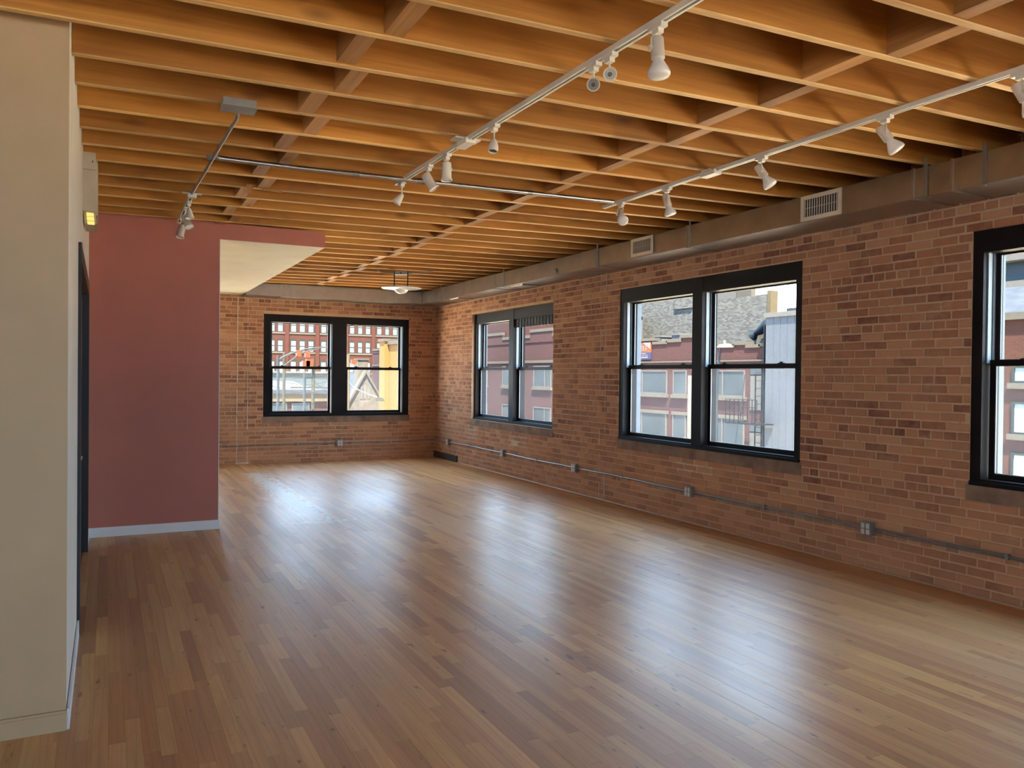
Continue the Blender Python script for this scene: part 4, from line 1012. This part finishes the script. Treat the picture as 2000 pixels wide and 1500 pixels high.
# poles, signal arms and wires
def pole(name, u, v_top, Y, r_, mat, label, cat='pole'):
    p = at(u, v_top, 1, Y); t = thing(name, (p.x, Y, GZ), label, cat); MB().tube([(p.x, Y, GZ),(p.x, Y, p.z)], r_, 10).build('pole_shaft', mat, t, True); return t, p
t, p = pole('signal_pole', 543.5, 694, 45, .075, 'pole_grey', 'dark traffic signal pole with two curved arms', 'traffic signal')
q = [at(u, v, 1, 45) for u, v in ((545,702),(556,695.5),(575,688),(597,682),(615,679.5),(640,678))]; MB().tube(q, [.06,.055,.05,.045,.04,.03], 8).build('signal_arm', 'pole_grey', t, True)
q = [at(u, v, 1, 45) for u, v in ((552,716),(563,708),(577,698),(590,690),(606,684),(622,681))]; MB().tube(q, .04, 8).build('signal_arm', 'pole_grey', t, True)
for u, v in ((583,690),(600,692)):
    c = at(u, v, 1, 45); MB().box((c.x-.13, 44.85, c.z-.16), (c.x+.13, 45.12, c.z+.16)).build('signal_head', 'orange_signal', t)
t, p = pole('utility_pole', 555, 690, 48, .09, 'pole_wood', 'weathered wooden utility pole right of the dark signal pole')
pole('lamp_standard', 595, 728, 42, .07, 'pole_grey', 'slim blue-grey lamp standard in the middle of the left pane')
t, p = pole('transformer_pole', 612, 700, 50, .10, 'pole_wood', 'wooden utility pole carrying crossarms and orange signals')
for v in (738, 757): c = at(606, v, 1, 50); MB().bar((c.x-1.2, 50, c.z), (c.x+1.2, 50, c.z), .09, .09).build('crossarm', 'pole_wood', t)
for u, v in ((597,713),(604,710)): c = at(u, v, 1, 49.8); MB().box((c.x-.22, 49.6, c.z-.26), (c.x+.22, 49.9, c.z+.26)).build('orange_signal_head', 'orange_signal', t)
t, p = pole('pale_pole', 680.5, 692, 46, .09, 'cream_awning', 'pale pole at the left of the right pane in the far window')
c = at(690, 707, 1, 46); MB().box((c.x-.14, 45.8, c.z-.14), (c.x+.14, 46.1, c.z+.14)).build('signal_head', 'orange_signal', t)
lt = thing('street_lamp', at(686, 752, 1, 46), 'white street lamp arm slanting across the stone gable', 'street lamp')
MB().tube([at(u, v, 1, 46) for u, v in ((682,748),(690,756),(705,764),(722,771),(737,776))], .035, 8).build('arm_tube', 'lamp_white', lt, True)
c = at(742, 779, 1, 46); MB().hexa([(c.x-.2,45.8,c.z-.12),(c.x+.25,45.8,c.z-.16),(c.x+.25,46.2,c.z-.16),(c.x-.2,46.2,c.z-.12),(c.x-.16,45.85,c.z+.1),(c.x+.15,45.85,c.z+.05),(c.x+.15,46.15,c.z+.05),(c.x-.16,46.15,c.z+.1)]).build('lamp_head', 'pole_wood', lt)
for i, (a, b2) in enumerate((((526,736),(645,744)),((526,752),(648,757)),((612,741),(650,752)),((612,733),(680,700)))):
    pa, pb = at(*a, 1, 50), at(*b2, 1, 49); mid = (pa+pb)/2-Vector((0,0,.35))
    tag(MB().tube([pa,(pa+mid)/2-Vector((0,0,.09)),mid,(mid+pb)/2-Vector((0,0,.09)),pb], .02, 6).build('overhead_wire', 'dark_wire', smooth=True),
        ('upper overhead wire crossing the left pane of the far window','lower overhead wire crossing the left pane of the far window','short overhead wire right of the transformer pole','overhead wire rising from the transformer pole to the pale pole')[i], 'wire')
